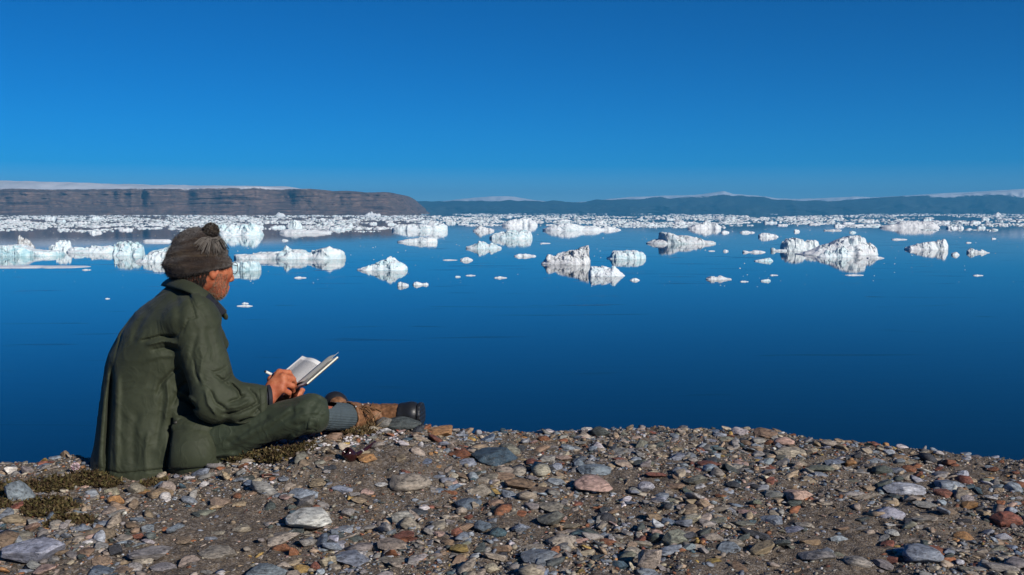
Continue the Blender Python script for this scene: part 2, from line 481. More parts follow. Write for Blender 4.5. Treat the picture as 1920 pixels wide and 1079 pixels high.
B(665, 762, 508, [(0, 2), (.22, 9), (.3, 15), (.5, 21), (.61, 23), (.625, 30), (.72, 25), (.8, 19), (.93, 12), (1, 4)], .55, .55, .0, 'pale pyramid iceberg with one sharp tip and clear mirror image', block=.16)
B(744, 766, 537, [(0, 6), (.3, 9), (.6, 6), (.9, 5), (1, 2)], .7, .15, .2, 'small rough ice lump just right of the pyramid iceberg', 'ice floe')
B(772, 803, 535, [(0, 3), (.3, 7), (.6, 3.5), (.85, 5), (1, 2)], .5, .15, .0, 'small saddle-shaped white floe second right of the pyramid iceberg', 'ice floe')
B(550, 574, 522, 3, .5, .2, .0, 'flat scrap of ice below the long low iceberg', 'ice floe')
B(527, 540, 452, 4, .7, .4, .0, 'small lone ice lump above the long low iceberg', 'ice floe')
B(733, 838, 433, [(0, 6), (.15, 10), (.28, 12), (.3, 15), (.5, 13), (.55, 15), (.75, 17), (.93, 17), (1, 9)], .5, .35, .0, 'broad flat-topped white iceberg behind a lower wedge, dark left end', block=.16, front=.12)
B(743, 819, 455, [(0, 2), (.2, 6), (.45, 9), (.8, 12), (.95, 11), (1, 5)], .45, .25, .15, 'low white wedge of ice with a dark thin left point', front=.12, block=.14)
B(872, 941, 467, [(0, 3), (.14, 6), (.25, 8), (.4, 16), (.55, 15), (.62, 11), (.72, 13), (.85, 9), (1, 1)], .6, .75, .15, 'small two-part aqua iceberg with a bright white right shoulder')
B(941, 1009, 424, [(0, 4), (.2, 11), (.4, 16), (.7, 15), (.9, 11), (1, 4)], .6, .1, .0, 'bright domed white iceberg right of the gap in the drift ice', block=.14)
B(917, 999, 448, [(0, 4), (.1, 9), (.3, 15), (.5, 18), (.8, 18), (.95, 14), (1, 5)], .6, .6, .1, 'pale aqua iceberg with pitted face below the domed iceberg', front=.15, block=.2)
B(829, 858, 488.5, 1.8, .4, .2, .0, 'thin straight sliver of ice beside a round lump', 'ice floe', block=.05)
B(862, 887, 489, [(0, 3), (.2, 5), (.5, 7), (.8, 5), (1, 1)], .7, .15, .15, 'small rounded ice lump beside a thin straight sliver', 'ice floe')
B(886, 927, 434, [(0, 3), (.2, 8), (.35, 13), (.5, 10), (.75, 7), (1, 3)], .6, .2, .35, 'small peaked dirty white iceberg at the edge of open water')
B(872, 892, 517.5, 2.2, .4, .2, .1, 'short row of ice crumbs left of centre on open water', 'ice floe')
B(853, 864, 520, 3, .5, .3, .0, 'little ice crumb just left of a short row of ice crumbs', 'ice floe')
B(926, 951, 522, 3.5, .5, .3, .1, 'small broken floe on open water below the aqua icebergs', 'ice floe')
B(1018, 1138, 433, [(0, 4), (.08, 9), (.22, 14), (.35, 18), (.45, 16), (.6, 11), (.85, 10), (.93, 7), (1, 3)], .5, .25, .0, 'wide white hill-shaped iceberg at the front of the drift ice', front=.2, block=.14)
B(1120, 1166, 432, 7, .5, .2, .0, 'low white floe at the right foot of the hill-shaped iceberg', 'ice floe')
B(1015, 1109, 497, [(0, 2), (.1, 10), (.17, 20), (.27, 20), (.33, 21), (.5, 25), (.7, 30), (.9, 37), (.965, 39), (.985, 30), (1, 8)], .7, .08, .55, 'grey streaked wedge iceberg with steep right side, tallest in mid water', front=.4, block=.2)
B(1105, 1175, 519, [(0, 12), (.07, 20), (.25, 22), (.42, 19), (.58, 17), (.66, 21), (.8, 13), (1, 1)], .7, .2, .0, 'smooth bright white iceberg in front of the grey streaked wedge', front=.4, block=.12)
B(1140, 1215, 486.5, [(0, 2), (.1, 4), (.14, 11), (.2, 16), (.5, 18), (.75, 19), (.9, 14), (1, 4)], .8, .55, .05, 'rounded pale aqua ice drum with dark left notch', front=.14, block=.12)
B(963, 1006, 481.5, [(0, 1), (.2, 5), (.5, 6), (.75, 3), (.9, 3.5), (1, 1)], .5, .2, .0, 'small flat white floe left of the grey streaked wedge', 'ice floe')
B(1181, 1201, 526.5, [(0, 1), (.3, 4), (.6, 5), (1, 1)], .6, .15, .0, 'small ice lump just right of the smooth bright iceberg', 'ice floe')
B(1012, 1033, 457, 1.8, .4, .2, .0, 'thin flat ice strip above the grey streaked wedge', 'ice floe', block=.05)
B(1216, 1348, 458, [(0, 3), (.1, 7), (.22, 10), (.235, 24), (.3, 27), (.42, 20), (.48, 15), (.6, 17), (.75, 15), (.85, 7), (1, 4)], .5, .6, .45, 'aqua iceberg carrying a heap of grey dirt, low tail on its right', front=.2, block=.2)
B(1292, 1356, 430, [(0, 3), (.3, 11), (.55, 15), (.8, 12), (1, 5)], .6, .1, .2, 'small pale grey mound iceberg behind the dirt-topped one', block=.14)
B(1352, 1369, 437, 5, .7, .1, .0, 'round white ice lump at the right foot of the grey mound iceberg', 'ice floe')
B(1424, 1462, 445, [(0, 4), (.25, 9), (.6, 8), (.9, 4), (1, 1)], .6, .1, .1, 'small oval white floe alone on open water', 'ice floe')
B(1388, 1417, 437, 4.5, .5, .3, .1, 'low flat floe at the edge of the drift ice, left of the oval one', 'ice floe')
B(1394, 1437, 474, [(0, 3), (.15, 5), (.3, 2), (.5, 4.5), (.85, 4), (1, 1)], .4, .15, .1, 'narrow white floe with a fishtail left end', 'ice floe')
B(1416, 1452, 490.5, [(0, 1), (.4, 5), (.8, 7), (1, 2)], .6, 1.0, .0, 'small translucent blue floe below the fishtail floe', 'ice floe')
B(1325, 1374, 525, [(0, 2), (.2, 7), (.45, 6), (.6, 8), (.8, 3), (1, 2)], .5, .15, .2, 'cluster floe of three white lumps on near water', 'ice floe')
B(1388, 1405, 529, 2.5, .5, .2, .0, 'short flat ice scrap right of the three-lump floe', 'ice floe')
B(1427, 1447, 528, [(0, 2), (.5, 4), (.85, 5), (1, 1)], .6, .8, .0, 'small bluish ice lump farther right of the three-lump floe', 'ice floe')
B(1444, 1460, 517, 2, .5, .1, .0, 'thin white ice scrap above the small bluish lump', 'ice floe')
B(1356, 1367, 472, 4, .7, .1, .0, 'lone white ice nub between two larger icebergs', 'ice floe')
B(1328, 1342, 471.5, 2, .6, .2, .0, 'flat ice nub left of the lone white nub', 'ice floe')
B(1470, 1541, 471, [(0, 14), (.1, 24), (.3, 27), (.5, 23), (.6, 19), (.75, 22), (.95, 22), (1, 14)], .7, .2, .2, 'twin-headed round white iceberg with blue-black shade at its left foot', front=.15, block=.16)
B(1447, 1478, 471.5, [(0, 6), (.2, 7), (.35, 3), (1, 4)], .6, .5, .3, 'low dark shelf of ice with a white knob left of the twin-headed iceberg', 'ice floe')
B(1506, 1659, 479, [(0, 1), (.2, 9), (.35, 18), (.45, 22), (.52, 30), (.65, 38), (.8, 40), (.86, 36), (.92, 24), (1, 12)], .55, .15, .22, 'largest craggy white iceberg on the right, rising to a broken crown', front=.38, block=.30)
B(1536, 1600, 483, [(0, 2), (.25, 13), (.45, 17), (.5, 12), (.6, 22), (.8, 23), (.9, 12), (1, 3)], .35, .35, .0, 'tilted clean ice slabs leaning on the largest craggy iceberg', front=.5, block=.5)
B(1628, 1661, 485, 5, .5, .15, .2, 'string of small ice lumps at the right foot of the largest iceberg', 'ice floe')
B(1565, 1586, 425, 6, .6, .1, .0, 'small white hummock before the drift ice above the largest iceberg', 'ice floe')
B(1489, 1501, 435, 6, .7, .1, .0, 'small ice tooth above the twin-headed iceberg', 'ice floe')
B(1547, 1581, 433, [(0, 4), (.15, 2), (.5, 3), (1, 2)], .5, .6, .5, 'dark low floe above the broken crown', 'ice floe')
B(1593, 1607, 437, 4, .6, .7, .0, 'small blue ice block above the broken crown', 'ice floe')
B(1674, 1704, 450, 3, .5, .2, .0, 'flat white floe in open water left of the slanting iceberg', 'ice floe')
B(1586, 1622, 517, 2.2, .4, .1, .0, 'row of white ice crumbs below the largest iceberg', 'ice floe')
B(1661, 1772, 428, [(0, 2), (.15, 6), (.32, 9), (.4, 14), (.55, 16), (.82, 16), (.92, 9), (1, 3)], .55, .08, .3, 'wide grey trapezoid iceberg at the right edge of the drift ice', front=.3, block=.1)
B(1778, 1811, 429, [(0, 4), (.3, 7), (.55, 4), (.8, 6), (1, 3)], .6, .2, .0, 'pair of white lumps right of the grey trapezoid iceberg', 'ice floe')
B(1706, 1785, 469, [(0, 3), (.1, 8), (.4, 14), (.7, 18), (.82, 23), (.9, 22), (.97, 19), (1, 5)], .6, .15, .25, 'slanting white iceberg with raised right end, right of the largest one', front=.25, block=.18)
B(1786, 1801, 479, [(0, 3), (.5, 8), (1, 2)], .7, .2, .1, 'small ice knob at the right foot of the slanting iceberg', 'ice floe')
B(1817, 1860, 475, [(0, 5), (.2, 10), (.4, 6), (.65, 7), (.85, 3), (1, 1)], .5, .3, .35, 'ragged dark-speckled floe near the right edge', 'ice floe')
B(1826, 1846, 517.5, 2.5, .5, .1, .0, 'small white ice scrap on near water at far right', 'ice floe')
B(1866, 1880, 404.5, [(0, 1), (.5, 8), (1, 1)], .6, .0, .0, 'tiny sail-like iceberg tip on the horizon at far right', seed=8, block=.05)
B(1860, 1869, 448.5, 3, .6, .1, .0, 'pair of tiny ice nubs right of the slanting iceberg', 'ice floe')
B(1812, 1823, 456, 2.5, .6, .1, .0, 'tiny ice nub above the ragged dark-speckled floe', 'ice floe')
B(442, 473, 575, [(0, 1), (.4, 3), (.8, 2.6), (1, 1)], .35, .1, .0, 'flat white floe nearest the shore, right of the chin', 'ice floe')
B(452, 466, 570, 3, .4, .1, .0, 'small white floe just behind the nearest flat floe', 'ice floe')
B(196, 206, 561, 2, .5, .1, .0, 'tiny white crumb of ice left of the green shoulder', 'ice floe')

# ---- drift ice: countable floes toward the near edge of the band, then the mass beyond
def near_edge(px):
    return np.interp(px, [-300, 0, 60, 180, 330, 480, 620, 735, 840, 930, 1000, 1160, 1300, 1420, 1560, 1700, 1800, 2300],
                     [433, 433, 434, 434, 433, 430, 434, 433, 424, 424, 424, 429, 428, 425, 424, 428, 436, 436])

rngI = np.random.default_rng(77)
_floe_lib = []
for k in range(10):
    W = 10.0
    hp = rngI.uniform(1.2, 3.0)
    pr = [(0, .3 * hp)] + [(a, hp * rngI.uniform(.35, 1.0)) for a in (.15, .3, .45, .6, .75, .88)] + [(1, .2 * hp)]
    V, F = berg_mesh(W, W * rngI.uniform(.5, .9), pr, 1.0, 900 + k, 22, 12, .25, .3)
    me = mesh_obj('ice_floe_shape', V, F, ICE, smooth=False)
    _floe_lib.append(me.data); bpy.data.objects.remove(me)
def drift_floe(px, py, wpx, k, hs, label, group):
    p = on_plane(px, py); s = p[1] / FPX * wpx / 10.0
    o = bpy.data.objects.new('ice_floe', _floe_lib[k]); COL.objects.link(o)
    o.location = (p[0], p[1], 0); o.scale = (s, s, s * hs)
    o.rotation_euler = (0, 0, rngI.uniform(-.5, .5))
    o.color = (rngI.uniform(.1, .55), rngI.choice([0, 0, 0, .15, .3]), 0, 1)
    tag(o, label, 'ice floe', group)
ANCHORS = [(37, 'the dark ice spike'), (106, 'the rounded white ice lump'), (232, 'the blocky aqua iceberg'), (290, 'the turquoise ice slope'), (445, 'the jagged crested iceberg'), (568, 'the long flat floe'),
    (640, 'the overhanging iceberg tip'), (698, 'the far one-toothed iceberg'), (785, 'the broad flat-topped iceberg'), (860, 'the thin straight ice sliver'), (906, 'the peaked dirty iceberg'), (975, 'the bright domed iceberg'),
    (1078, 'the hill-shaped iceberg'), (1178, 'the rounded ice drum'), (1260, 'the dirt-topped iceberg'), (1324, 'the grey mound iceberg'), (1390, 'the narrow fishtail floe'), (1443, 'the oval white floe'), (1505, 'the twin-headed iceberg'),
    (1600, 'the largest craggy iceberg'), (1716, 'the grey trapezoid iceberg'), (1795, 'the pair of white lumps'), (1850, 'the ragged dark-speckled floe'), (1890, 'the sail-like iceberg tip')]
ORD = ['leftmost', 'second from left', 'third from left', 'fourth from left', 'fifth from left', 'sixth from left', 'seventh from left', 'eighth from left', 'ninth from left', 'tenth from left']
spots = {}
for i in range(900):
    if sum(map(len, spots.values())) >= 110: break
    px = rngI.uniform(6, 1914); ye = near_edge(px)
    py = rngI.uniform(409.5, ye - 0.5)
    if 300 < px < 450: continue
    k = int(np.argmin([abs(px - a_) for a_, _ in ANCHORS]))
    L_ = spots.setdefault(k, [])
    if len(L_) >= 7 or any(abs(px - q[0]) < 9 and abs(py - q[1]) < 5 for q in L_): continue
    L_.append((px, py))
for k, L_ in spots.items():
    L_.sort()
    for j, (px, py) in enumerate(L_):
        nm = ANCHORS[k][1]
        lab = 'small drift floe in the band beyond ' + nm if len(L_) == 1 else ORD[j] + ' of the drift floes beyond ' + nm
        lab = lab.replace('beyond the sail', 'below the sail').replace('beyond the far one', 'around the far one')
        drift_floe(px, py, rngI.uniform(13, 30) * (0.6 + 0.5 * (py - 400) / 30), int(rngI.integers(10)), rngI.uniform(.6, 1.3), lab, 'floes in the band of drift ice')

ICO12 = None
def ico(sub):
    import bmesh
    bm = bmesh.new(); bmesh.ops.create_icosphere(bm, subdivisions=sub, radius=1.0)
    V = np.array([v.co[:] for v in bm.verts]); F = np.array([[l.index for l in f.verts] for f in bm.faces]); bm.free()
    return V, F

def drift_mass():
    V0, F0 = ico(1)
    n = 34000
    px = rngI.uniform(-500, 2500, n)
    ye = near_edge(px)
    q = rngI.uniform(0, 1, n)
    py = 401.6 + (ye - 401.6 + 1.5) * q ** 1.25
    # clump: thinner lanes of open water between rafts of ice
    P = on_plane(px, py)
    cl = fbm(np.stack([px / 90.0, py / 3.2], -1), 3, 12)
    keep = cl > (-0.28 - 0.16 * (px < 800) + 0.13 * (px >= 800) + 0.55 * smoothstep(0.6, 1.0, q))
    px, py, P = px[keep], py[keep], P[keep]; n = len(px)
    s = P[:, 1] / FPX
    w = rngI.lognormal(1.5, 0.75, n).clip(1.5, 34) * s * 0.5 * (0.6 + 0.5 * (py - 400) / 30)
    # a scatter of crumbs on the open water too
    m = 420
    px2 = rngI.uniform(-100, 2020, m); py2 = 425 + 115 * rngI.uniform(0, 1, m) ** 1.7
    P2 = on_plane(px2, py2); w2 = P2[:, 1] / FPX * rngI.uniform(.5, 1.7, m)
    P = np.concatenate([P, P2]); w = np.concatenate([w, w2]); n = len(P)
    hgt = np.minimum(w * rngI.uniform(.2, .6, n), P[:, 1] / FPX * rngI.lognormal(.1, .5, n) * (0.7 + 0.8 * (FPX * 20 / P[:, 1]) / 30))
    ang = rngI.uniform(-.5, .5, n); c, s_ = np.cos(ang), np.sin(ang)
    sc = np.stack([w, w * rngI.uniform(.5, .9, n), hgt], -1)
    r = rngI.uniform(.55, 1.15, (n, len(V0), 1))
    L = V0[None] * r * sc[:, None]
    X = L[..., 0] * c[:, None] - L[..., 1] * s_[:, None]; Y = L[..., 0] * s_[:, None] + L[..., 1] * c[:, None]
    V = np.stack([X + P[:, None, 0], Y + P[:, None, 1], L[..., 2]], -1).reshape(-1, 3)
    F = (F0[None] + (np.arange(n) * len(V0))[:, None, None]).reshape(-1, 3)
    o = mesh_obj('drift_ice', V, F, ICE, smooth=False)
    o.color = (.55, .12, 0, 1)
    tag(o, 'crowded mass of small drift ice along the horizon', 'drift ice', kind='stuff')
drift_mass()
# ------------------------------------------------------------------ the gravel bluff
G0 = CAM_H - 0.876
_cr = np.array([(-900, 905), (-400, 890), (0, 884), (60, 880), (120, 874), (170, 872), (300, 842), (440, 822), (560, 812), (640, 808), (720, 803), (800, 801), (900, 807), (1000, 806),
                (1200, 807), (1330, 808), (1440, 810), (1520, 822), (1600, 829), (1700, 838), (1780, 843), (1850, 852), (1920, 860), (2300, 885), (2800, 900)], float)
def mound(x):
    return np.interp(x, [-3, -1.75, -1.45, -1.2, -0.95, -0.66, -0.45, -0.32, -0.15, 0.1, 0.9, 1.5, 3], [0, 0, 0.004, 0.012, 0.055, 0.106, 0.112, 0.108, 0.07, 0.035, 0.02, 0.0, 0])
# where the edge of the bluff runs, from the skyline of the gravel
_cx, _cy = [], []
for _p, _q in _cr:
    _q = _q + np.interp(_p, [0, 700, 850, 1920], [0, 0, 6, 5])
    y = 3.6
    for _ in range(12):
        w = at(_p, _q, y); zz = G0 + mound(w[0])
        d = ray(_p, _q); y = d[1] * (zz - CAM_H) / d[2]
    _cx.append(d[0] * y / d[1]); _cy.append(y)
_cx, _cy = np.array(_cx), np.array(_cy)
def crest(x):
    return np.interp(x, _cx, _cy)
def ground_z(x, y, fine=True):
    x = np.asarray(x, float); y = np.asarray(y, float)
    yc = crest(x)
    m = mound(x) * smoothstep(2.75, 3.35, y)
    d = np.maximum(y - yc, 0)
    drop = 0.66 * d * d / (d + 0.22)
    near = np.exp(-((x / 8) ** 2 + ((y - 3) / 6) ** 2))
    P = np.stack([x, y], -1)
    und = 0.018 * fbm(P * 1.1, 3, 4) * near + 0.5 * fbm(P / 14.0, 3, 6) * (1 - near) * smoothstep(6, 30, np.hypot(x, y - 3))
    z = G0 + m - drop + und
    z = z + 0.9 * smoothstep(-3, -40, y)     # the bluff climbs gently behind the camera
    if fine:
        z = z + near * (0.009 * fbm(P * 9, 3, 14) + 0.0045 * fbm(P * 45, 3, 24))
    return np.maximum(z, -1.5)

def make_ground():
    t = NT('gravel_soil'); g = t.coord('Object')
    n1 = t.noise(1.8, 4, 0.6, g); n2 = t.noise(60, 5, 0.75, g); n3 = t.noise(260, 3, 0.7, g); n4 = t.noise(9, 4, 0.6, g)
    c = t.ramp(n2, [(0.30, (0.055, 0.040, 0.028)), (0.48, (0.15, 0.112, 0.076)), (0.62, (0.23, 0.175, 0.12)), (0.75, (0.34, 0.275, 0.20))])
    c = t.mix(c, (0.17, 0.135, 0.10), t.ramp(n1, [(0.4, 0.0), (0.65, 0.5)]))
    c = t.mix(c, (0.10, 0.075, 0.055), t.ramp(n4, [(0.45, 0.0), (0.62, 0.55)]))
    # grains
    vor = t.add('ShaderNodeTexVoronoi', feature='F1'); vor.inputs['Scale'].default_value = 190; t.link(g, vor.inputs['Vector'])
    hs = t.add('ShaderNodeSeparateColor'); t.link(vor.outputs['Color'], hs.inputs[0])
    grain = t.ramp(hs.outputs[0], [(0.0, (0.06, 0.055, 0.055)), (0.25, (0.13, 0.11, 0.095)), (0.5, (0.22, 0.18, 0.14)), (0.75, (0.27, 0.25, 0.235)), (1.0, (0.50, 0.46, 0.41))], 'CONSTANT')
    c = t.mix(c, grain, 0.55)
    t.set(c, 0.95, 0.15)
    h = t.math('ADD', t.math('MULTIPLY', t.math('SUBTRACT', 1.0, vor.outputs['Distance']), 0.5), n3)
    t.bump(h, 0.9, 0.006)
    def axis(lo, a, b, hi, step, growth=1.22):
        core = list(np.arange(a, b + 1e-6, step))
        up = [core[-1]]; s = step
        while up[-1] < hi: s *= growth; up.append(up[-1] + s)
        dn = [core[0]]; s = step
        while dn[-1] > lo: s *= growth; dn.append(dn[-1] - s)
        return np.array(dn[:0:-1] + core + up[1:])
    xs = axis(-400, -2.3, 2.3, 400, 0.008); ys = axis(-250, 2.2, 4.35, 60, 0.008)
    X, Y = np.meshgrid(xs, ys, indexing='ij')
    Z = ground_z(X, Y)
    o = mesh_obj('ground', np.stack([X, Y, Z], -1).reshape(-1, 3), grid_faces(len(xs), len(ys)), t.m)
    tag(o, kind='structure')
    return o
GROUND = make_ground()

# ---- stones
def stone_shape(rng, sub, planes, flat, jag=0.06):
    V, F = ico(sub)
    V = V * (1 + jag * fbm(V * 1.3 + rng.uniform(0, 50), 3, int(rng.integers(1e6))))[:, None]
    N = rng.normal(0, 1, (planes, 3)); N /= np.linalg.norm(N, axis=1)[:, None]
    O = rng.uniform(0.45, 0.88, planes)
    for n, o in zip(N, O):
        d = V @ n - o
        V = V - np.where(d > 0, d * 0.98, 0)[:, None] * n
    V = V * np.array([1.0, rng.uniform(0.6, 0.9), flat])
    V = V * (1 + 0.03 * fbm(V * 5 + rng.uniform(0, 50), 2, int(rng.integers(1e6))))[:, None]
    V[:, :2] -= (V[:, :2].max(0) + V[:, :2].min(0)) / 2
    V /= np.abs(V[:, 0]).max()
    return V, F

def stone_material(name, per_object):
    t = NT(name); g = t.coord('Object' if not per_object else 'Object')
    if per_object:
        oi = t.add('ShaderNodeObjectInfo'); base, rnd = oi.outputs['Color'], oi.outputs['Random']
        vec = t.add('ShaderNodeVectorMath', operation='ADD'); t.link(g, vec.inputs[0]); 
        cmb = t.add('ShaderNodeCombineXYZ'); t.link(t.math('MULTIPLY', rnd, 37.0), cmb.inputs[0]); t.link(t.math('MULTIPLY', rnd, 91.0), cmb.inputs[2])
        t.link(cmb.outputs[0], vec.inputs[1]); v = vec.outputs[0]
        k = 1.0
    else:
        at_ = t.add('ShaderNodeVertexColor', layer_name='tint'); base = at_.outputs[0]; v = g; k = 26.0
    # foliation bands, mottling, mineral specks, lichen-pale dust
    band = t.noise(2.2 * k, 4, 0.6, t.mapping(v, (1, 1.4, 5.5), (0.3, 0.5, 0.2)), 0.8)
    mot = t.noise(3.2 * k, 5, 0.7, v); spk = t.noise(26 * k, 2, 0.8, v)
    c = t.mix(base, 0.34, t.ramp(band, [(0.38, 0.9), (0.5, 0.0)]), 'MULTIPLY')
    c = t.mix(c, (1.55, 1.5, 1.42), t.ramp(band, [(0.55, 0.0), (0.66, 0.8)]), 'MULTIPLY')
    c = t.mix(c, (0.62, 0.60, 0.60), t.ramp(mot, [(0.4, 0.85), (0.55, 0.0)]), 'MULTIPLY')
    c = t.mix(c, (0.5, 0.47, 0.43), t.ramp(spk, [(0.60, 0.0), (0.70, 0.5)]))
    c = t.mix(c, 0.03, t.ramp(spk, [(0.30, 0.6), (0.40, 0.0)]))
    t.set(c, 0.72, 0.35)
    t.bump(t.math('ADD', mot, t.math('MULTIPLY', spk, 0.5)), 0.35, 0.10 if per_object else 0.005)
    return t.m
STONE = stone_material('stone_rock', True)
STONE_MASS = stone_material('pebble_rock', False)

PAL = {'grey': (.26, .245, .23), 'bluegrey': (.23, .26, .30), 'blue': (.14, .18, .24), 'dark': (.045, .05, .06), 'darkgreen': (.07, .085, .08), 'tan': (.34, .26, .175), 'brown': (.25, .175, .115),
       'rust': (.26, .105, .05), 'red': (.20, .075, .05), 'orange': (.42, .22, .09), 'pink': (.42, .29, .24), 'white': (.55, .53, .51), 'lilac': (.36, .37, .41), 'ochre': (.36, .25, .08), 'paletan': (.45, .38, .28),
       'teal': (.06, .11, .14), 'greenish': (.19, .19, .15), 'greytan': (.33, .285, .23)}
rngS = np.random.default_rng(5)
STONE_LIB = []
for k in range(18):
    planes, flat = [(12, .38), (16, .30), (6, .5), (18, .2), (14, .55), (10, .27)][k % 6]
    V, F = stone_shape(rngS, 4, planes, flat, 0.12)
    o = mesh_obj('stone_shape', V, F, STONE, smooth=True); o.data.name = 'stone_shape'
    if planes >= 9:
        o.data.set_sharp_from_angle(angle=math.radians(17))
    STONE_LIB.append((o.data, V)); bpy.data.objects.remove(o)
ROUND, SLAB, ANG, THICK = [2, 8, 14], [3, 9, 15, 5, 11, 17], [0, 1, 6, 7, 12, 13], [4, 10, 16]

placed = []   # (x, y, r)
def place_stone(x, y, a, col, shape, rz=None, tilt=0.0, hs=1.0, sink=0.3, ws=1.0, name='stone', parent=None, jit=0.12):
    me, V = STONE_LIB[shape]
    o = bpy.data.objects.new(name, me); COL.objects.link(o)
    rz = rngS.uniform(-.5, .5) + rngS.choice([0, math.pi]) if rz is None else rz
    h = np.abs(V[:, 2]).max() * a * hs
    z = ground_z(x, y, False)
    slope = (ground_z(x, y + .03, False) - ground_z(x, y - .03, False)) / .06
    o.location = (x, y, z + h * (1 - 2 * sink))
    o.rotation_euler = (math.atan(slope) * 0.7 + rngS.normal(0, .08), tilt, rz)
    o.scale = (a, a * ws, a * hs)
    c = np.array(PAL[col]) * rngS.uniform(1 - jit * .4, 1 + jit * .4, 3) * rngS.uniform(.85, 1.25)
    o.color = (c[0], c[1], c[2], 1)
    if parent is not None: o.parent = parent
    placed.append((x, y, a))
    return o
def ground_hit(px, py):
    y = 3.2
    d = ray(px, py)
    for _ in range(25):
        x = d[0] * y / d[1]; zz = float(ground_z(x, y, False)); y2 = d[1] * (zz - CAM_H) / d[2]
        y = 0.5 * y + 0.5 * min(max(y2, 2.0), 6.0)
    return d[0] * y / d[1], y

def S(px, py, w, h, col, shape, label, tilt=0.0, rz=None, sink=0.25, Y=None):
    """A stone singled out in the photograph: centre, width and height in its pixels."""
    x, y = ground_hit(px, py + h * 0.32)
    y = min(y, float(crest(x)) + 0.03)
    if Y: x, y = float(at(px, py, Y)[0]), Y
    s = y / FPX
    lib = {'round': ROUND, 'slab': SLAB, 'ang': ANG, 'thick': THICK}[shape]
    k = lib[int(px * 3 + py) % len(lib)]
    V = STONE_LIB[k][1]
    a = w * s / 2
    vis = h * s / a / 2
    flat = np.abs(V[:, 2]).max()
    hs = float(np.clip(vis / flat * 0.95, 0.5, 2.6))
    o = place_stone(x, y + a * 0.2, a, col, k, rz=(int(px) % 7 - 3) * 0.11 if rz is None else rz, tilt=tilt, hs=hs, sink=sink)
    tag(o, label, 'stone', 'stones picked out of the gravel')
    return o

S(58, 1032, 122, 52, 'lilac', 'slab', 'large blue-grey speckled slab in the bottom left corner')
S(22, 975, 48, 24, 'tan', 'round', 'round tan stone at the left edge below the dry plants')
S(218, 938, 31, 23, 'orange', 'ang', 'orange stone between the dry plants and the jacket hem')
S(297, 926, 50, 26, 'brown', 'slab', 'flat brown stone below the jacket hem')
S(382, 909, 20, 17, 'white', 'round', 'small white pebble just below the jacket pocket')
S(578, 977, 92, 44, 'white', 'round', 'big rounded pale grey stone below the outstretched leg')
S(408, 1036, 66, 28, 'greytan', 'slab', 'grey-tan slab left of the dark thin slab near the bottom edge')
S(278, 1038, 85, 26, 'grey', 'slab', 'flat grey slab right of the dark pyramid stone')
S(217, 1028, 31, 34, 'dark', 'thick', 'dark pyramid-shaped stone near the bottom left')
S(497, 1074, 84, 30, 'bluegrey', 'round', 'oval grey stone cut by the bottom edge')
S(257, 1005, 23, 14, 'red', 'ang', 'small red-brown stone above the flat grey slab')
S(445, 932, 18, 15, 'rust', 'round', 'small rust-coloured round pebble below the trouser leg')
S(615, 1053, 35, 28, 'paletan', 'ang', 'beige angular stone next to a dark red one at the bottom')
S(590, 1062, 20, 24, 'red', 'round', 'dark red stone wedged beside the beige angular one')
S(566, 1069, 30, 20, 'ochre', 'ang', 'ochre stone left of the dark red one at the bottom')
S(185, 1003, 64, 18, 'tan', 'slab', 'long flat tan stone above the dark pyramid stone')
S(530, 1009, 66, 20, 'greytan', 'slab', 'thin tilted slab below the big rounded pale stone', tilt=-.22)
S(412, 943, 38, 18, 'tan', 'ang', 'tan stone right of the flat brown one')
S(395, 1010, 26, 14, 'bluegrey', 'ang', 'small blue-grey stone above the grey-tan slab')
S(60, 988, 30, 20, 'brown', 'ang', 'brown stone right of the round tan one at the left edge')
S(108, 896, 60, 18, 'greytan', 'slab', 'long pale slab on the skyline left of the jacket')
S(48, 882, 16, 18, 'pink', 'thick', 'small upright pinkish stone on the skyline at far left')
S(822, 808, 52, 24, 'orange', 'thick', 'orange-brown block on the skyline right of the boot')
S(750, 795, 78, 30, 'darkgreen', 'round', 'smooth dark green stone under the boot toe', Y=3.47)
S(1126, 811, 35, 26, 'darkgreen', 'round', 'smooth blackish green stone on the skyline')
S(1103, 806, 28, 18, 'white', 'ang', 'pale stone left of the blackish green one on the skyline')
S(1000, 806, 40, 12, 'white', 'slab', 'flat white stone on the skyline right of the person')
S(1022, 824, 26, 18, 'rust', 'ang', 'reddish stone just below the flat white one')
S(927, 857, 90, 32, 'teal', 'slab', 'large dark blue slab right of the tobacco pipe')
S(768, 906, 80, 32, 'greytan', 'round', 'long banded grey-brown stone below the tobacco pipe')
S(1115, 882, 66, 24, 'bluegrey', 'slab', 'pale blue-grey slab above a long tan-grey stone')
S(1110, 911, 72, 26, 'pink', 'round', 'long tan-grey rounded stone in mid gravel')
S(1210, 914, 31, 23, 'lilac', 'round', 'round pale blue stone right of the long tan-grey one')
S(877, 944, 52, 21, 'blue', 'slab', 'blue-grey slab touching a brown block')
S(930, 944, 32, 22, 'brown', 'thick', 'brown block touching a blue-grey slab')
S(755, 968, 48, 42, 'grey', 'ang', 'rough grey stone with ridges left of centre')
S(755, 1005, 46, 19, 'red', 'slab', 'flat dark red stone below the rough grey one')
S(858, 998, 26, 24, 'red', 'ang', 'red-brown wedge stone left of three blue ones')
S(905, 988, 35, 21, 'blue', 'ang', 'blue stone, leftmost of three in a row')
S(933, 999, 36, 23, 'teal', 'round', 'blue-green rounded stone, middle of three in a row')
S(973, 991, 32, 22, 'bluegrey', 'ang', 'blue-grey stone, rightmost of three in a row')
S(1035, 973, 55, 34, 'greenish', 'ang', 'large greenish grey stone right of the three blue ones')
S(1050, 1013, 60, 27, 'greytan', 'slab', 'long layered grey stone beside a pinkish white one', tilt=-.15)
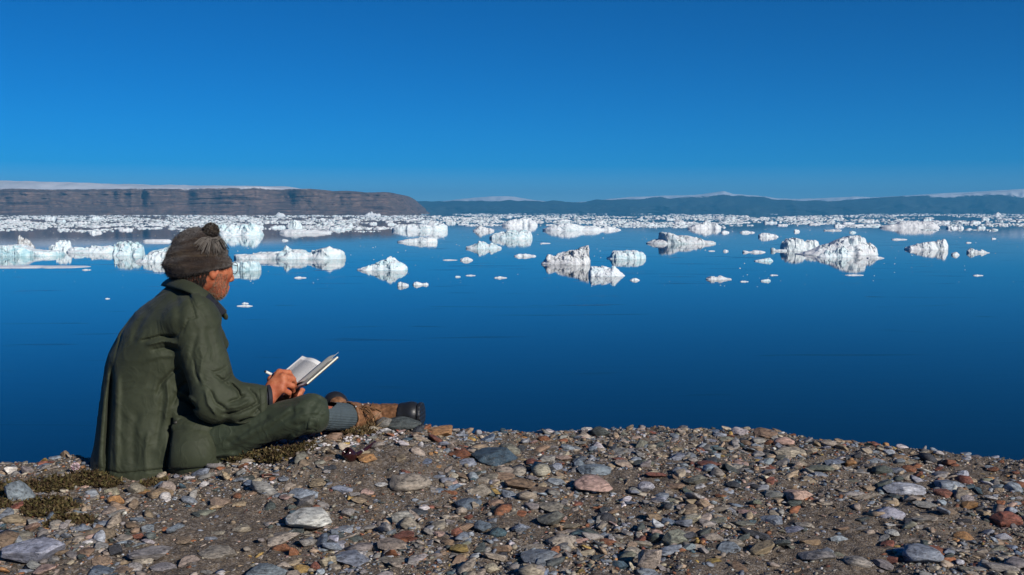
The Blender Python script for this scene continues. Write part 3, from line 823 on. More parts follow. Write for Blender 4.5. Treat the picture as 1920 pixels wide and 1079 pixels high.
S(1088, 1014, 35, 14, 'pink', 'ang', 'flat pinkish white stone beside the long layered one')
S(1218, 1048, 44, 58, 'greytan', 'thick', 'tall tan-grey stone standing on end at the bottom', sink=.12)
S(1163, 1058, 32, 26, 'teal', 'ang', 'dark teal stone left of the upright tan-grey one')
S(922, 1066, 30, 20, 'paletan', 'round', 'beige oval pebble near the bottom edge')
S(862, 1031, 42, 18, 'ochre', 'round', 'long yellowish stone above the beige oval pebble')
S(1030, 878, 28, 17, 'dark', 'ang', 'black stone standing in for a shaded hole below the reddish one near the skyline')  # dark colour takes the place of a shadowed hole in the gravel
S(1203, 833, 30, 25, 'greenish', 'ang', 'leaning green-grey stone near the skyline', tilt=-.5)
S(1470, 828, 42, 20, 'pink', 'round', 'rounded pinkish stone near the highest skyline stones')
S(1437, 814, 45, 20, 'brown', 'ang', 'brown lump on the skyline left of the rounded pinkish stone')
S(1388, 811, 32, 20, 'white', 'ang', 'pale pointed stone on the skyline left of the brown lump')
S(1482, 849, 60, 20, 'greytan', 'slab', 'flat grey slab below the rounded pinkish stone')
S(1565, 866, 42, 18, 'blue', 'ang', 'dark blue stone right of the flat grey slab')
S(1537, 881, 50, 18, 'greenish', 'round', 'greenish tan stone below the dark blue one')
S(1595, 869, 21, 13, 'orange', 'round', 'small orange pebble right of the dark blue stone')
S(1697, 918, 78, 24, 'lilac', 'slab', 'long pale lilac-grey slab tapering to the right')
S(1773, 926, 46, 22, 'red', 'slab', 'red-brown slab right of the long pale lilac one', tilt=.25)
S(1787, 910, 58, 21, 'bluegrey', 'slab', 'blue-grey slab behind the red-brown one')
S(1503, 928, 58, 22, 'pink', 'slab', 'pink flat stone in the middle of the right-hand gravel')
S(1375, 911, 28, 16, 'dark', 'round', 'small rounded black stone left of the pink flat one')
S(1305, 901, 46, 25, 'greenish', 'ang', 'pale green-grey wedge stone left of the black rounded one')
S(1728, 1043, 70, 40, 'bluegrey', 'round', 'large veined blue-grey boulder at the bottom right')
S(1808, 1009, 40, 22, 'orange', 'round', 'orange-tan rounded stone above the veined boulder')
S(1883, 1007, 33, 18, 'lilac', 'ang', 'pale lilac stone at the right edge')
S(1573, 1010, 38, 23, 'bluegrey', 'ang', 'blue-grey angular stone left of the veined boulder')
S(1367, 1027, 48, 20, 'bluegrey', 'slab', 'blue-grey slab beside a long tan one near the bottom')
S(1427, 1029, 58, 26, 'tan', 'slab', 'long tan layered stone near the bottom', tilt=-.2)
S(1785, 834, 17, 19, 'white', 'ang', 'small pointed white stone on the skyline at right')
S(1727, 831, 25, 14, 'rust', 'ang', 'small reddish stone on the skyline at right')
S(1673, 1001, 28, 16, 'white', 'round', 'small white stone above the veined boulder')
S(688, 860, 40, 15, 'orange', 'slab', 'glossy amber-brown stone behind the tobacco pipe')
S(707, 835, 30, 16, 'greytan', 'ang', 'small grey-tan stone at the tip of the pipe stem')

# ---- the rest of the stones one can pick apart: pieces of the ground
names_col = ['grey'] * 8 + ['bluegrey'] * 6 + ['greytan'] * 7 + ['dark'] * 3 + ['darkgreen'] * 3 + ['tan'] * 5 + ['brown'] * 5 + ['rust'] * 2 + ['red'] * 2 + ['orange'] + ['pink'] * 2 + ['greytan'] * 6 + ['grey'] * 4 + ['paletan'] * 2 + ['bluegrey'] * 4 + ['rust'] + ['white'] * 2 + ['lilac'] * 2 + ['blue'] * 2 + ['ochre', 'paletan', 'teal', 'greenish', 'greenish']
def free_spot(x, y, a, k=0.85):
    if not placed: return True
    P = np.array(placed)
    return bool((np.hypot(P[:, 0] - x, (P[:, 1] - y) * 1.25) > (P[:, 2] + a) * k).all())
cnt = 0
for size in np.sort(rngS.lognormal(math.log(0.0245), 0.34, 300).clip(.014, .05))[::-1]:
    for tr in range(30):
        y = rngS.uniform(2.36, 4.2); x = rngS.uniform(-0.53, 0.53) * y
        if y > crest(x) + 0.02 or (x < -0.72 and y > 3.05): continue
        if free_spot(x, y, size): break
    else: continue
    if y > crest(x) - .25: size = min(size, .019)
    k = int(rngS.choice(SLAB + ANG + ANG + THICK + [2]))
    place_stone(x, y, size, names_col[int(rngS.integers(len(names_col)))], k, tilt=rngS.normal(0, .16), hs=rngS.uniform(.75, 1.25), sink=rngS.uniform(.2, .48), rz=rngS.uniform(-.7, .7), parent=GROUND)
    cnt += 1

def pebble_mass(name, n, sub, lo, hi, xr, yr, seed, planes=6, smooth=True, frame_fan=True):
    """Pebbles past counting, joined into one part of the ground."""
    rng = np.random.default_rng(seed)
    lib = [stone_shape(rng, sub, planes, f)[0] for f in (.18, .25, .33, .42, .28, .2, .36, .5)]
    F0 = ico(sub)[1]; nv = len(lib[0])
    y = rng.uniform(yr[0], yr[1], n)
    x = rng.uniform(-0.56, 0.56, n) * y if frame_fan else rng.uniform(xr[0], xr[1], n)
    keep = y < crest(x) + 0.14
    x, y = x[keep], y[keep]
    # pebbles gather in drifts and leave bare sandy patches
    dens = fbm(np.stack([x, y], -1) * 2.6, 3, 66)
    keep = rng.uniform(0, 1, len(x)) < np.clip(0.74 + 0.8 * dens + 0.5 * smoothstep(-.5, 0.0, y - crest(x)), 0.12, 1)
    x, y = x[keep], y[keep]; n = len(x)
    a = (lo * (hi / lo) ** (rng.uniform(0, 1, n) ** 1.45))
    z = ground_z(x, y)
    idx = rng.integers(0, len(lib), n)
    L = np.array(lib)[idx] * a[:, None, None] * rng.uniform(.8, 1.2, (n, 1, 3))
    tx = rng.normal(0, .25, n); ty = rng.normal(0, .25, n); tz = rng.uniform(0, 6.28, n)
    def rot(L, ang, i, j):
        c, s = np.cos(ang)[:, None], np.sin(ang)[:, None]
        A, Bq = L[..., i].copy(), L[..., j].copy()
        L[..., i] = A * c - Bq * s; L[..., j] = A * s + Bq * c
    rot(L, tz, 0, 1); rot(L, tx, 1, 2); rot(L, ty, 0, 2)
    zmax = L[..., 2].max(1)
    off = z + zmax * rng.uniform(-.05, .6, n)
    V = L + np.stack([x, y, off], -1)[:, None]
    col = np.array([PAL[names_col[i]] for i in rng.integers(0, len(names_col), n)]) * rng.uniform(.7, 1.35, (n, 1)) * rng.uniform(.96, 1.04, (n, 3))
    C = np.repeat(col, nv, 0)
    F = (F0[None] + (np.arange(n) * nv)[:, None, None]).reshape(-1, 3)
    o = mesh_obj(name, V.reshape(-1, 3), F, STONE_MASS, parent=GROUND, smooth=smooth, col=C)
    o['kind'] = 'stuff'
    return o
pebble_mass('pebbles', 5200, 3, .009, .030, None, (2.3, 4.3), 11, planes=14, smooth=False)
pebble_mass('pebbles', 13000, 1, .004, .011, None, (2.3, 4.3), 15, planes=5, smooth=False)
pebble_mass('grit', 60000, 1, .0020, .0065, None, (2.3, 4.35), 12, planes=4, smooth=False)
pebble_mass('pebbles', 5200, 1, .010, .05, (-8, 8), (-3.5, 4.3), 13, smooth=False, frame_fan=False)
# ------------------------------------------------------------------ solid modelling: distance fields meshed by surface nets
def nrm(v):
    v = np.asarray(v, float); return v / np.linalg.norm(v)
def capsule(P, a, b, ra, rb):
    a = np.asarray(a); b = np.asarray(b); ab = b - a
    t = np.clip(((P - a) @ ab) / (ab @ ab), 0, 1)
    return np.linalg.norm(P - a - t[:, None] * ab, axis=1) - (ra + (rb - ra) * t)
def ellipsoid(P, c, ax, r):
    q = (P - np.asarray(c)) @ np.asarray(ax).T
    r = np.asarray(r, float)
    k0 = np.linalg.norm(q / r, axis=1); k1 = np.linalg.norm(q / (r * r), axis=1)
    return k0 * (k0 - 1) / np.maximum(k1, 1e-9)
def smin(a, b, k):
    h = np.clip(0.5 + 0.5 * (b - a) / k, 0, 1)
    return b * (1 - h) + a * h - k * h * (1 - h)
def smax(a, b, k): return -smin(-a, -b, k)
def seg2(px, py, poly):
    d = np.full(px.shape, 1e9); poly = np.asarray(poly, float)
    for (x0, y0), (x1, y1) in zip(poly[:-1], poly[1:]):
        dx, dy = x1 - x0, y1 - y0
        t = np.clip(((px - x0) * dx + (py - y0) * dy) / (dx * dx + dy * dy), 0, 1)
        d = np.minimum(d, np.hypot(px - x0 - t * dx, py - y0 - t * dy))
    return d

def seg2t(px, py, poly):
    d = np.full(px.shape, 1e9); tt = np.zeros(px.shape); poly = np.asarray(poly, float)
    Ls = np.hypot(*(poly[1:] - poly[:-1]).T); c = np.concatenate([[0], np.cumsum(Ls)]) / Ls.sum()
    for i in range(len(poly) - 1):
        (x0, y0), (x1, y1) = poly[i], poly[i + 1]; dx, dy = x1 - x0, y1 - y0
        t = np.clip(((px - x0) * dx + (py - y0) * dy) / (dx * dx + dy * dy), 0, 1)
        q = np.hypot(px - x0 - t * dx, py - y0 - t * dy); m = q < d
        d = np.where(m, q, d); tt = np.where(m, c[i] + t * (c[i + 1] - c[i]), tt)
    return d, tt
def surface_net(f, lo, hi, h, B=8):
    lo = np.asarray(lo, float); hi = np.asarray(hi, float)
    nb = np.ceil((hi - lo) / (h * B)).astype(int)
    I = np.stack(np.meshgrid(*[np.arange(n) for n in nb], indexing='ij'), -1).reshape(-1, 3)
    fc = f(lo + (I + 0.5) * h * B)
    I = I[np.abs(fc) < h * B * 1.45]
    N = nb * B + 2
    ids, verts, sgn = [], [], []
    g = np.arange(B + 1); G = np.stack(np.meshgrid(g, g, g, indexing='ij'), -1).reshape(-1, 3)
    corner = np.array([(a, b, c) for a in (0, 1) for b in (0, 1) for c in (0, 1)])
    edges = [(a, b) for a in range(8) for b in range(a + 1, 8) if np.abs(corner[a] - corner[b]).sum() == 1]
    for s in range(0, len(I), 700):
        blk = I[s:s + 700]
        base = blk[:, None] * B + G[None]
        val = f((lo + base * h).reshape(-1, 3)).reshape(len(blk), B + 1, B + 1, B + 1)
        cv = np.stack([val[:, a:a + B, b:b + B, c:c + B] for a, b, c in corner], -1)
        neg = cv < 0
        act = neg.any(-1) & ~neg.all(-1)
        w = np.argwhere(act)
        if not len(w): continue
        c8 = cv[act]
        acc = np.zeros((len(w), 3)); cnt = np.zeros(len(w))
        for a, b in edges:
            m = (c8[:, a] < 0) != (c8[:, b] < 0)
            t = np.where(m, c8[:, a] / np.where(m, c8[:, a] - c8[:, b], 1), 0)
            p = corner[a] + t[:, None] * (corner[b] - corner[a])
            acc += p * m[:, None]; cnt += m
        cell = blk[w[:, 0]] * B + w[:, 1:]
        verts.append(lo + (cell + acc / cnt[:, None]) * h)
        ids.append((cell[:, 0] * N[1] + cell[:, 1]) * N[2] + cell[:, 2])
        sgn.append(np.stack([c8[:, 0] < 0, c8[:, 4] < 0, c8[:, 2] < 0, c8[:, 1] < 0], -1))
    ids = np.concatenate(ids); verts = np.concatenate(verts); sgn = np.concatenate(sgn)
    o = np.argsort(ids); ids, verts, sgn = ids[o], verts[o], sgn[o]
    st = (N[1] * N[2], N[2], 1); quads = []
    for ax in range(3):
        m = sgn[:, 0] != sgn[:, 1 + ax]
        u, v = st[(ax + 1) % 3], st[(ax + 2) % 3]
        k = np.argwhere(m)[:, 0]
        q = np.stack([ids[k], ids[k] - u, ids[k] - u - v, ids[k] - v], -1)
        pos = np.searchsorted(ids, q).clip(0, len(ids) - 1)
        ok = (ids[pos] == q).all(-1)
        pos, kk = pos[ok], k[ok]
        flip = ~sgn[kk, 0]
        pos[flip] = pos[flip][:, ::-1]
        quads.append(pos)
    return verts, np.concatenate(quads)

def sdf_normal(f, P, e=0.002):
    P = np.atleast_2d(P)
    g = np.stack([f(P + np.eye(3)[i] * e) - f(P - np.eye(3)[i] * e) for i in range(3)], -1)
    return g / np.maximum(np.linalg.norm(g, axis=1), 1e-9)[:, None]
def surf_at(f, px, py, y0=2.7, y1=4.2):
    """First surface point of a solid seen along the photo pixels."""
    px = np.atleast_1d(np.asarray(px, float)); py = np.atleast_1d(np.asarray(py, float))
    d = ray(px, py); d = d / np.linalg.norm(d, axis=1)[:, None]
    t = np.full(len(px), y0)
    o = np.array([0, 0, CAM_H])
    for _ in range(70):
        v = f(o + d * t[:, None]); t = t + np.clip(v, -.02, .08) * 0.8
        t = np.minimum(t, y1)
    return o + d * t[:, None]
def patch(f, quad, nu, nv, thick, bulge=0.0, rim=0.006):
    """A cloth panel laid on a solid: top face proud of the surface, edges turned down into it."""
    q = np.asarray(quad, float)
    u = np.linspace(0, 1, nu)[:, None]; v = np.linspace(0, 1, nv)[None]
    px = (1 - u) * (1 - v) * q[0, 0] + u * (1 - v) * q[1, 0] + u * v * q[2, 0] + (1 - u) * v * q[3, 0]
    py = (1 - u) * (1 - v) * q[0, 1] + u * (1 - v) * q[1, 1] + u * v * q[2, 1] + (1 - u) * v * q[3, 1]
    P = surf_at(f, px.ravel(), py.ravel()); Nn = sdf_normal(f, P, 0.008)
    prof = (np.sin(np.pi * u) * np.sin(np.pi * v)).ravel() ** 0.6
    edge = np.zeros((nu, nv), bool); edge[0] = edge[-1] = True; edge[:, 0] = edge[:, -1] = True
    off = np.where(edge.ravel(), -rim, thick + bulge * prof)
    return P + Nn * off[:, None], grid_faces(nu, nv)

def tube(pts, r, seg=8, close=True):
    pts = np.asarray(pts, float); n = len(pts); r = np.broadcast_to(np.asarray(r, float), (n,))
    T = np.gradient(pts, axis=0); T /= np.linalg.norm(T, axis=1)[:, None]
    up = np.array([0, 0, 1.0]) if abs(T[0, 2]) < .9 else np.array([1.0, 0, 0])
    V = []
    for p, t, rr in zip(pts, T, r):
        a = nrm(np.cross(t, up)); b = np.cross(a, t); up = b
        an = np.linspace(0, 2 * math.pi, seg, endpoint=False)
        V.append(p + rr * (np.cos(an)[:, None] * a + np.sin(an)[:, None] * b))
    V = np.concatenate(V)
    F = []
    for i in range(n - 1):
        for j in range(seg):
            k = (j + 1) % seg
            F.append((i * seg + j, i * seg + k, (i + 1) * seg + k, (i + 1) * seg + j))
    if close:
        F.append(tuple(range(seg))[::-1]); F.append(tuple((n - 1) * seg + j for j in range(seg)))
    return V, F
def join(parts):
    V, F, k = [], [], 0
    for v, f in parts:
        V.append(np.asarray(v)); F += [tuple(int(i) + k for i in q) for q in f]; k += len(v)
    return np.concatenate(V), F
def smooth_path(pts, n=24):
    pts = np.asarray(pts, float); t = np.linspace(0, len(pts) - 1, n); out = []
    for x in t:
        i = min(int(x), len(pts) - 2); u = x - i
        p0, p1, p2, p3 = pts[max(i - 1, 0)], pts[i], pts[i + 1], pts[min(i + 2, len(pts) - 1)]
        out.append(0.5 * (2 * p1 + (p2 - p0) * u + (2 * p0 - 5 * p1 + 4 * p2 - p3) * u * u + (3 * p1 - p0 - 3 * p2 + p3) * u ** 3))
    return np.array(out)
def fibres(P, Nn, length, width, rng, curl=0.4, sag=0.3):
    """Short hairs as slim two-segment blades."""
    n = len(P); L = length * rng.uniform(.5, 1.3, n)[:, None]
    D = Nn + curl * rng.normal(0, 1, (n, 3)); D /= np.linalg.norm(D, axis=1)[:, None]
    S_ = np.cross(D, rng.normal(0, 1, (n, 3))); S_ /= np.linalg.norm(S_, axis=1)[:, None]
    mid = P + D * L * .55; tip = P + D * L + np.array([0, 0, -1.0]) * L * sag
    w = width * .5
    V = np.stack([P - S_ * w, P + S_ * w, mid - S_ * w * .7, mid + S_ * w * .7, tip], 1).reshape(-1, 3)
    b = np.arange(n)[:, None] * 5
    F = np.concatenate([b + [[0, 1, 3]], b + [[0, 3, 2]], b + [[2, 3, 4]]])
    return V, F
# ------------------------------------------------------------------ the seated person
def cloth_material(name, col, scale=900.0, rough=0.68, wear=0.25):
    t = NT(name); g = t.coord('Object')
    n1 = t.noise(7, 4, 0.6, g); n2 = t.noise(45, 4, 0.6, g)
    c = t.mix(col, tuple(min(1, x * 1.45 + 0.006) for x in col), t.ramp(n1, [(0.4, 0.0), (0.68, wear * 2)]))
    c = t.mix(c, tuple(x * 0.72 for x in col), t.ramp(n2, [(0.36, wear * 1.5), (0.52, 0.0)]))
    wv = t.noise(scale, 2, 0.5, g)
    crk = t.math('ABSOLUTE', t.math('SUBTRACT', t.noise(11, 2, 0.5, t.mapping(g, (1, 1, .8), (.3, .6, .2)), 1.4), 0.5))
    crk = t.ramp(crk, [(0.0, 1.0), (0.10, 0.25), (0.25, 0.0)])
    t.set(c, rough, 0.3)
    t.bsdf.inputs['Sheen Weight'].default_value = 0.03
    t.bsdf.inputs['Sheen Roughness'].default_value = 0.5
    t.bump(t.math('ADD', t.math('MULTIPLY', wv, 0.35), t.math('ADD', t.math('MULTIPLY', n2, 0.25), t.math('MULTIPLY', crk, 0.9))), 0.38, 0.0045)
    return t.m
def plain(name, col, rough=0.6, spec=0.4, bumpsc=None, bstr=0.3, var=0.25):
    t = NT(name); g = t.coord('Object')
    n = t.noise(bumpsc or 60, 4, 0.6, g)
    t.set(t.mix(col, tuple(x * (1 - var) for x in col), t.ramp(n, [(0.35, 1.0), (0.65, 0.0)])), rough, spec)
    if bumpsc: t.bump(n, bstr, 0.003)
    return t.m
M_JACKET = cloth_material('olive_canvas', (0.032, 0.039, 0.021))
M_TROUSER = cloth_material('olive_twill', (0.029, 0.039, 0.022))
M_NAVY = cloth_material('navy_cloth', (0.012, 0.014, 0.022))
M_LEATHER = plain('brown_leather', (0.27, 0.13, 0.06), 0.62, 0.35, 90, 0.5, 0.55)
M_TAN = plain('tan_leather_edge', (0.36, 0.17, 0.08), 0.6, 0.35, 90)
M_RUBBER = plain('black_rubber', (0.018, 0.019, 0.022), 0.42, 0.45, 120, 0.15)
M_SOCK = plain('grey_wool_sock', (0.085, 0.112, 0.125), 0.95, 0.1, 400, 0.6)
M_METAL = plain('dull_metal', (0.45, 0.43, 0.40), 0.35, 0.5)
def skin_material():
    t = NT('weathered_skin'); g = t.coord('Object')
    n = t.noise(38, 4, 0.6, g); n2 = t.noise(220, 3, 0.6, g); n3 = t.noise(14, 3, 0.5, g)
    c = t.ramp(n, [(0.3, (0.34, 0.085, 0.035)), (0.52, (0.46, 0.15, 0.07)), (0.7, (0.54, 0.21, 0.115))])
    c = t.mix(c, (0.40, 0.075, 0.04), t.ramp(n3, [(0.45, 0.0), (0.65, 0.55)]))
    t.set(c, 0.55, 0.35)
    t.bsdf.inputs['Subsurface Weight'].default_value = 0.12
    t.bsdf.inputs['Subsurface Radius'].default_value = (0.01, 0.004, 0.002)
    t.bump(t.math('ADD', n2, n), 0.4, 0.0022)
    return t.m
M_SKIN = skin_material()

A = lambda px, py, Y: at(px, py, Y)
PERSON_LOC = np.array(A(310, 885, 3.40)); PERSON_LOC[2] = G0
person = empty('person', tuple(PERSON_LOC))
tag(person, 'person in green jacket and brown knit hat sitting on gravel, writing in notebook', 'person')
def part(name, V, F, mat, parent=None, smooth=True, col=None):
    o = mesh_obj(name, np.asarray(V) - PERSON_LOC, F, mat, smooth=smooth, col=col)
    o.parent = parent if parent is not None else person
    return o

# body frame: facing right and a little away; head turned a bit further towards the sea
fa = math.radians(25); BF = np.array([math.cos(fa), math.sin(fa), 0]); BS = np.array([math.sin(fa), -math.cos(fa), 0])
ha = math.radians(52); hp = math.radians(-6)
HF = np.array([math.cos(ha) * math.cos(hp), math.sin(ha) * math.cos(hp), math.sin(hp)])
HS = np.array([math.sin(ha), -math.cos(ha), 0]); HU = np.cross(HS, HF); HU = HU if HU[2] > 0 else -HU
HAX = np.stack([HF, HS, HU])
HC = A(382, 484, 3.42)
def HP(f, s, u): return HC + HF * f + HS * s + HU * u

J = dict(S=A(364, 610, 3.25), E=A(405, 752, 3.205), W=A(502, 746, 3.28),
         S2=A(298, 606, 3.60), E2=A(408, 757, 3.70), W2=A(540, 752, 3.49),
         H=A(335, 842, 3.30), K=A(583, 777, 3.20), N=A(690, 786, 3.60),
         H2=A(280, 842, 3.60), K2=A(560, 792, 3.70), N2=A(632, 800, 3.84))

SH = lambda t_: J['K'] + (J['N'] - J['K']) * t_
# ---------------- torso levels shared by jacket and body
YC = 3.42
_lv = np.array([(527, 322, 362, .05), (538, 312, 374, .085), (552, 294, 388, .13), (568, 270, 400, .172), (588, 247, 410, .205), (620, 225, 417, .218), (660, 210, 420, .212), (700, 203, 420, .207),
                (740, 199, 424, .207), (800, 190, 431, .215), (850, 180, 438, .225), (900, 171, 443, .232), (960, 166, 446, .235)], float)
_lx0 = A(_lv[:, 1], _lv[:, 0], YC)[:, 0]; _lx1 = A(_lv[:, 2], _lv[:, 0], YC)[:, 0]; _lz = A(_lv[:, 1], _lv[:, 0], YC)[:, 2]
_E = (_lx1 - _lx0) / 2; _lhs = _lv[:, 3]
_lhf = np.sqrt(np.maximum(_E ** 2 - (_lhs * BS[0]) ** 2, 0.02 ** 2)) / BF[0]
_lcx = (_lx0 + _lx1) / 2
_o = np.argsort(_lz)
def torso(P, shrink=0.0):
    z = P[:, 2]
    cx = np.interp(z, _lz[_o], _lcx[_o]); hf = np.interp(z, _lz[_o], _lhf[_o]) - shrink; hs = np.interp(z, _lz[_o], _lhs[_o]) - shrink
    hf = np.maximum(hf, .01); hs = np.maximum(hs, .01)
    dx = P[:, 0] - cx; dy = P[:, 1] - YC
    qf = dx * BF[0] + dy * BF[1]; qs = dx * BS[0] + dy * BS[1]
    n = 2.2
    r = (np.abs(qf / hf) ** n + np.abs(qs / hs) ** n) ** (1 / n)
    d = (r - 1) * np.minimum(hf, hs) * 0.92
    return np.maximum(d, z - _lz.max())

# ---------------- body (one continuous skin)
def head_f(P):
    d = ellipsoid(P, HP(-.006, 0, -.010), HAX, (.090, .073, .086))
    d = smin(d, ellipsoid(P, HP(.030, 0, -.055), HAX, (.068, .062, .075)), .03)          # face
    d = smin(d, ellipsoid(P, HP(.052, 0, -.112), HAX, (.036, .034, .028)), .03)           # chin
    for s in (-1, 1):
        d = smin(d, ellipsoid(P, HP(.062, .040 * s, -.042), HAX, (.026, .022, .022)), .02)  # cheekbone
        d = smin(d, capsule(P, HP(-.005, .056 * s, -.065), HP(.045, .030 * s, -.115), .02, .018), .025)  # jaw
        d = smin(d, capsule(P, HP(.082, .014 * s, -.006), HP(.070, .044 * s, -.006), .012, .010), .012)  # brow
        d = smax(d, -ellipsoid(P, HP(.098, .031 * s, -.026), HAX, (.017, .017, .013)), .010)      # eye socket
        d = smin(d, ellipsoid(P, HP(.080, .031 * s, -.027), HAX, (.0125, .0125, .0125)), .003)      # eyeball
        e = ellipsoid(P, HP(-.012, .079 * s, -.038), HAX, (.020, .010, .033))                         # ear
        e = smax(e, -ellipsoid(P, HP(-.006, .090 * s, -.036), HAX, (.011, .010, .020)), .006)
        d = smin(d, e, .006)
        d = smin(d, ellipsoid(P, HP(.100, .013 * s, -.070), HAX, (.012, .010, .009)), .008)          # nostril wing
    d = smin(d, capsule(P, HP(.090, 0, -.018), HP(.116, 0, -.064), .010, .013), .014)          # nose
    d = smin(d, capsule(P, HP(.093, -.018, -.096), HP(.093, .018, -.096), .0075, .0075), .008)   # upper lip
    d = smin(d, capsule(P, HP(.090, -.016, -.108), HP(.090, .016, -.108), .008, .008), .008)     # lower lip
    d = smax(d, -capsule(P, HP(.106, -.024, -.102), HP(.106, .024, -.102), .0035, .0035), .006)
    d = smin(d, capsule(P, HP(-.030, 0, -.06), A(345, 555, 3.42), .056, .062), .03)            # neck
    # lines of the cheek
    q = P - HC
    d = d + 0.0014 * fbm(np.stack([(q @ HF) * 60, (q @ HS) * 60, (q @ HU) * 30], -1), 2, 3)
    return d
RH = [  # right hand: knuckle, middle joint, end joint and tip of each finger
    [A(524, 699, 3.315), A(541, 699, 3.345), A(549, 711, 3.37), A(551, 722, 3.385)],
    [A(531, 707, 3.295), A(549, 711, 3.325), A(553, 722, 3.355), A(549, 731, 3.375)],
    [A(532, 718, 3.285), A(548, 724, 3.310), A(549, 733, 3.340), A(541, 737, 3.360)],
    [A(528, 730, 3.278), A(542, 737, 3.298), A(541, 743, 3.325), A(533, 743, 3.340)]]
RT = [A(509, 712, 3.33), A(520, 703, 3.365), A(538, 708, 3.385), A(549, 720, 3.39)]
LH = [[A(552, 745, 3.46), A(562, 737, 3.475), A(566, 731, 3.49)], [A(551, 746, 3.475), A(563, 738, 3.49), A(568, 732, 3.505)],
      [A(549, 747, 3.49), A(561, 740, 3.505), A(566, 734, 3.52)], [A(547, 748, 3.505), A(557, 742, 3.52), A(561, 737, 3.53)]]
LT = [A(548, 747, 3.44), A(553, 736, 3.40), A(558, 730, 3.375)]
def hands_f(P):
    k1, k4 = RH[0][0], RH[3][0]
    d = capsule(P, J['W'], A(514, 726, 3.295), .027, .028)
    for i, fg in enumerate(RH):
        d = smin(d, capsule(P, A(510, 728 + 4 * i, 3.29), fg[0], .017, .0135), .014)     # metacarpals fill the back of the hand
    for i, fg in enumerate(RH):
        r = (.0098, .0100, .0096, .0086)[i]
        f = capsule(P, fg[0], fg[1], r * 1.18, r * 1.05)
        f = smin(f, capsule(P, fg[1], fg[2], r * 1.04, r * .95), .003)
        f = smin(f, capsule(P, fg[2], fg[3], r * .95, r * .82), .003)
        d = smin(d, f, .0028)
    f = capsule(P, RT[0], RT[1], .015, .0125); f = smin(f, capsule(P, RT[1], RT[2], .0122, .011), .004); f = smin(f, capsule(P, RT[2], RT[3], .0108, .009), .004)
    d = smin(d, f, .008)
    l = capsule(P, J['W2'], A(547, 747, 3.48), .026, .024)
    for i, fg in enumerate(LH):
        l = smin(l, capsule(P, A(545, 748, 3.47 + .012 * i), fg[0], .015, .012), .012)
    for i, fg in enumerate(LH):
        l = smin(l, smin(capsule(P, fg[0], fg[1], .011, .0098), capsule(P, fg[1], fg[2], .0098, .008), .003), .004)
    l = smin(l, smin(capsule(P, LT[0], LT[1], .014, .012), capsule(P, LT[1], LT[2], .0115, .009), .003), .008)
    return np.minimum(d, l)
def in_box(P, c, r): return (np.abs(P - c) < r).all(1)
def body_f(P):
    d = torso(P, .035)
    d = smax(d, J['H'][2] - .06 - P[:, 2], .02)
    d = smin(d, capsule(P, J['S'], J['E'], .052, .042), .03)
    d = smin(d, capsule(P, J['S2'], J['E2'], .052, .042), .03)
    d = smin(d, capsule(P, J['H'], J['K'], .062, .040), .02)
    d = smin(d, capsule(P, J['H2'], J['K2'], .062, .040), .02)
    d = smin(d, smin(capsule(P, J['K'], J['N'], .034, .029), capsule(P, J['K2'], J['N2'], .034, .029), .001), .008)
    d = smin(d, smin(capsule(P, J['N'], A(770, 777, 3.57), .033, .024), capsule(P, J['N2'], A(629, 757, 3.79), .033, .026), .001), .008)
    d = smin(d, smin(capsule(P, J['E'], J['W'], .042, .026), capsule(P, J['E2'], J['W2'], .042, .026), .001), .02)
    m = in_box(P, HC + [0, 0, -.05], .24)
    if m.any(): d[m] = smin(d[m], head_f(P[m]), .03)
    m = in_box(P, (J['W'] + J['W2']) / 2 + [.03, 0, .02], [.2, .26, .14])
    if m.any(): d[m] = smin(d[m], hands_f(P[m]), .008)
    return d
lo, hi = A(150, 400, 3.0) * 0, 0
BLO = np.array([A(140, 890, 3.5)[0], 2.92, G0 - .05]); BHI = np.array([A(830, 890, 3.7)[0], 4.05, CAM_H + .02])
V, F = surface_net(body_f, BLO, BHI, .0039)
body = part('body', V, F, M_SKIN)
body_V = V

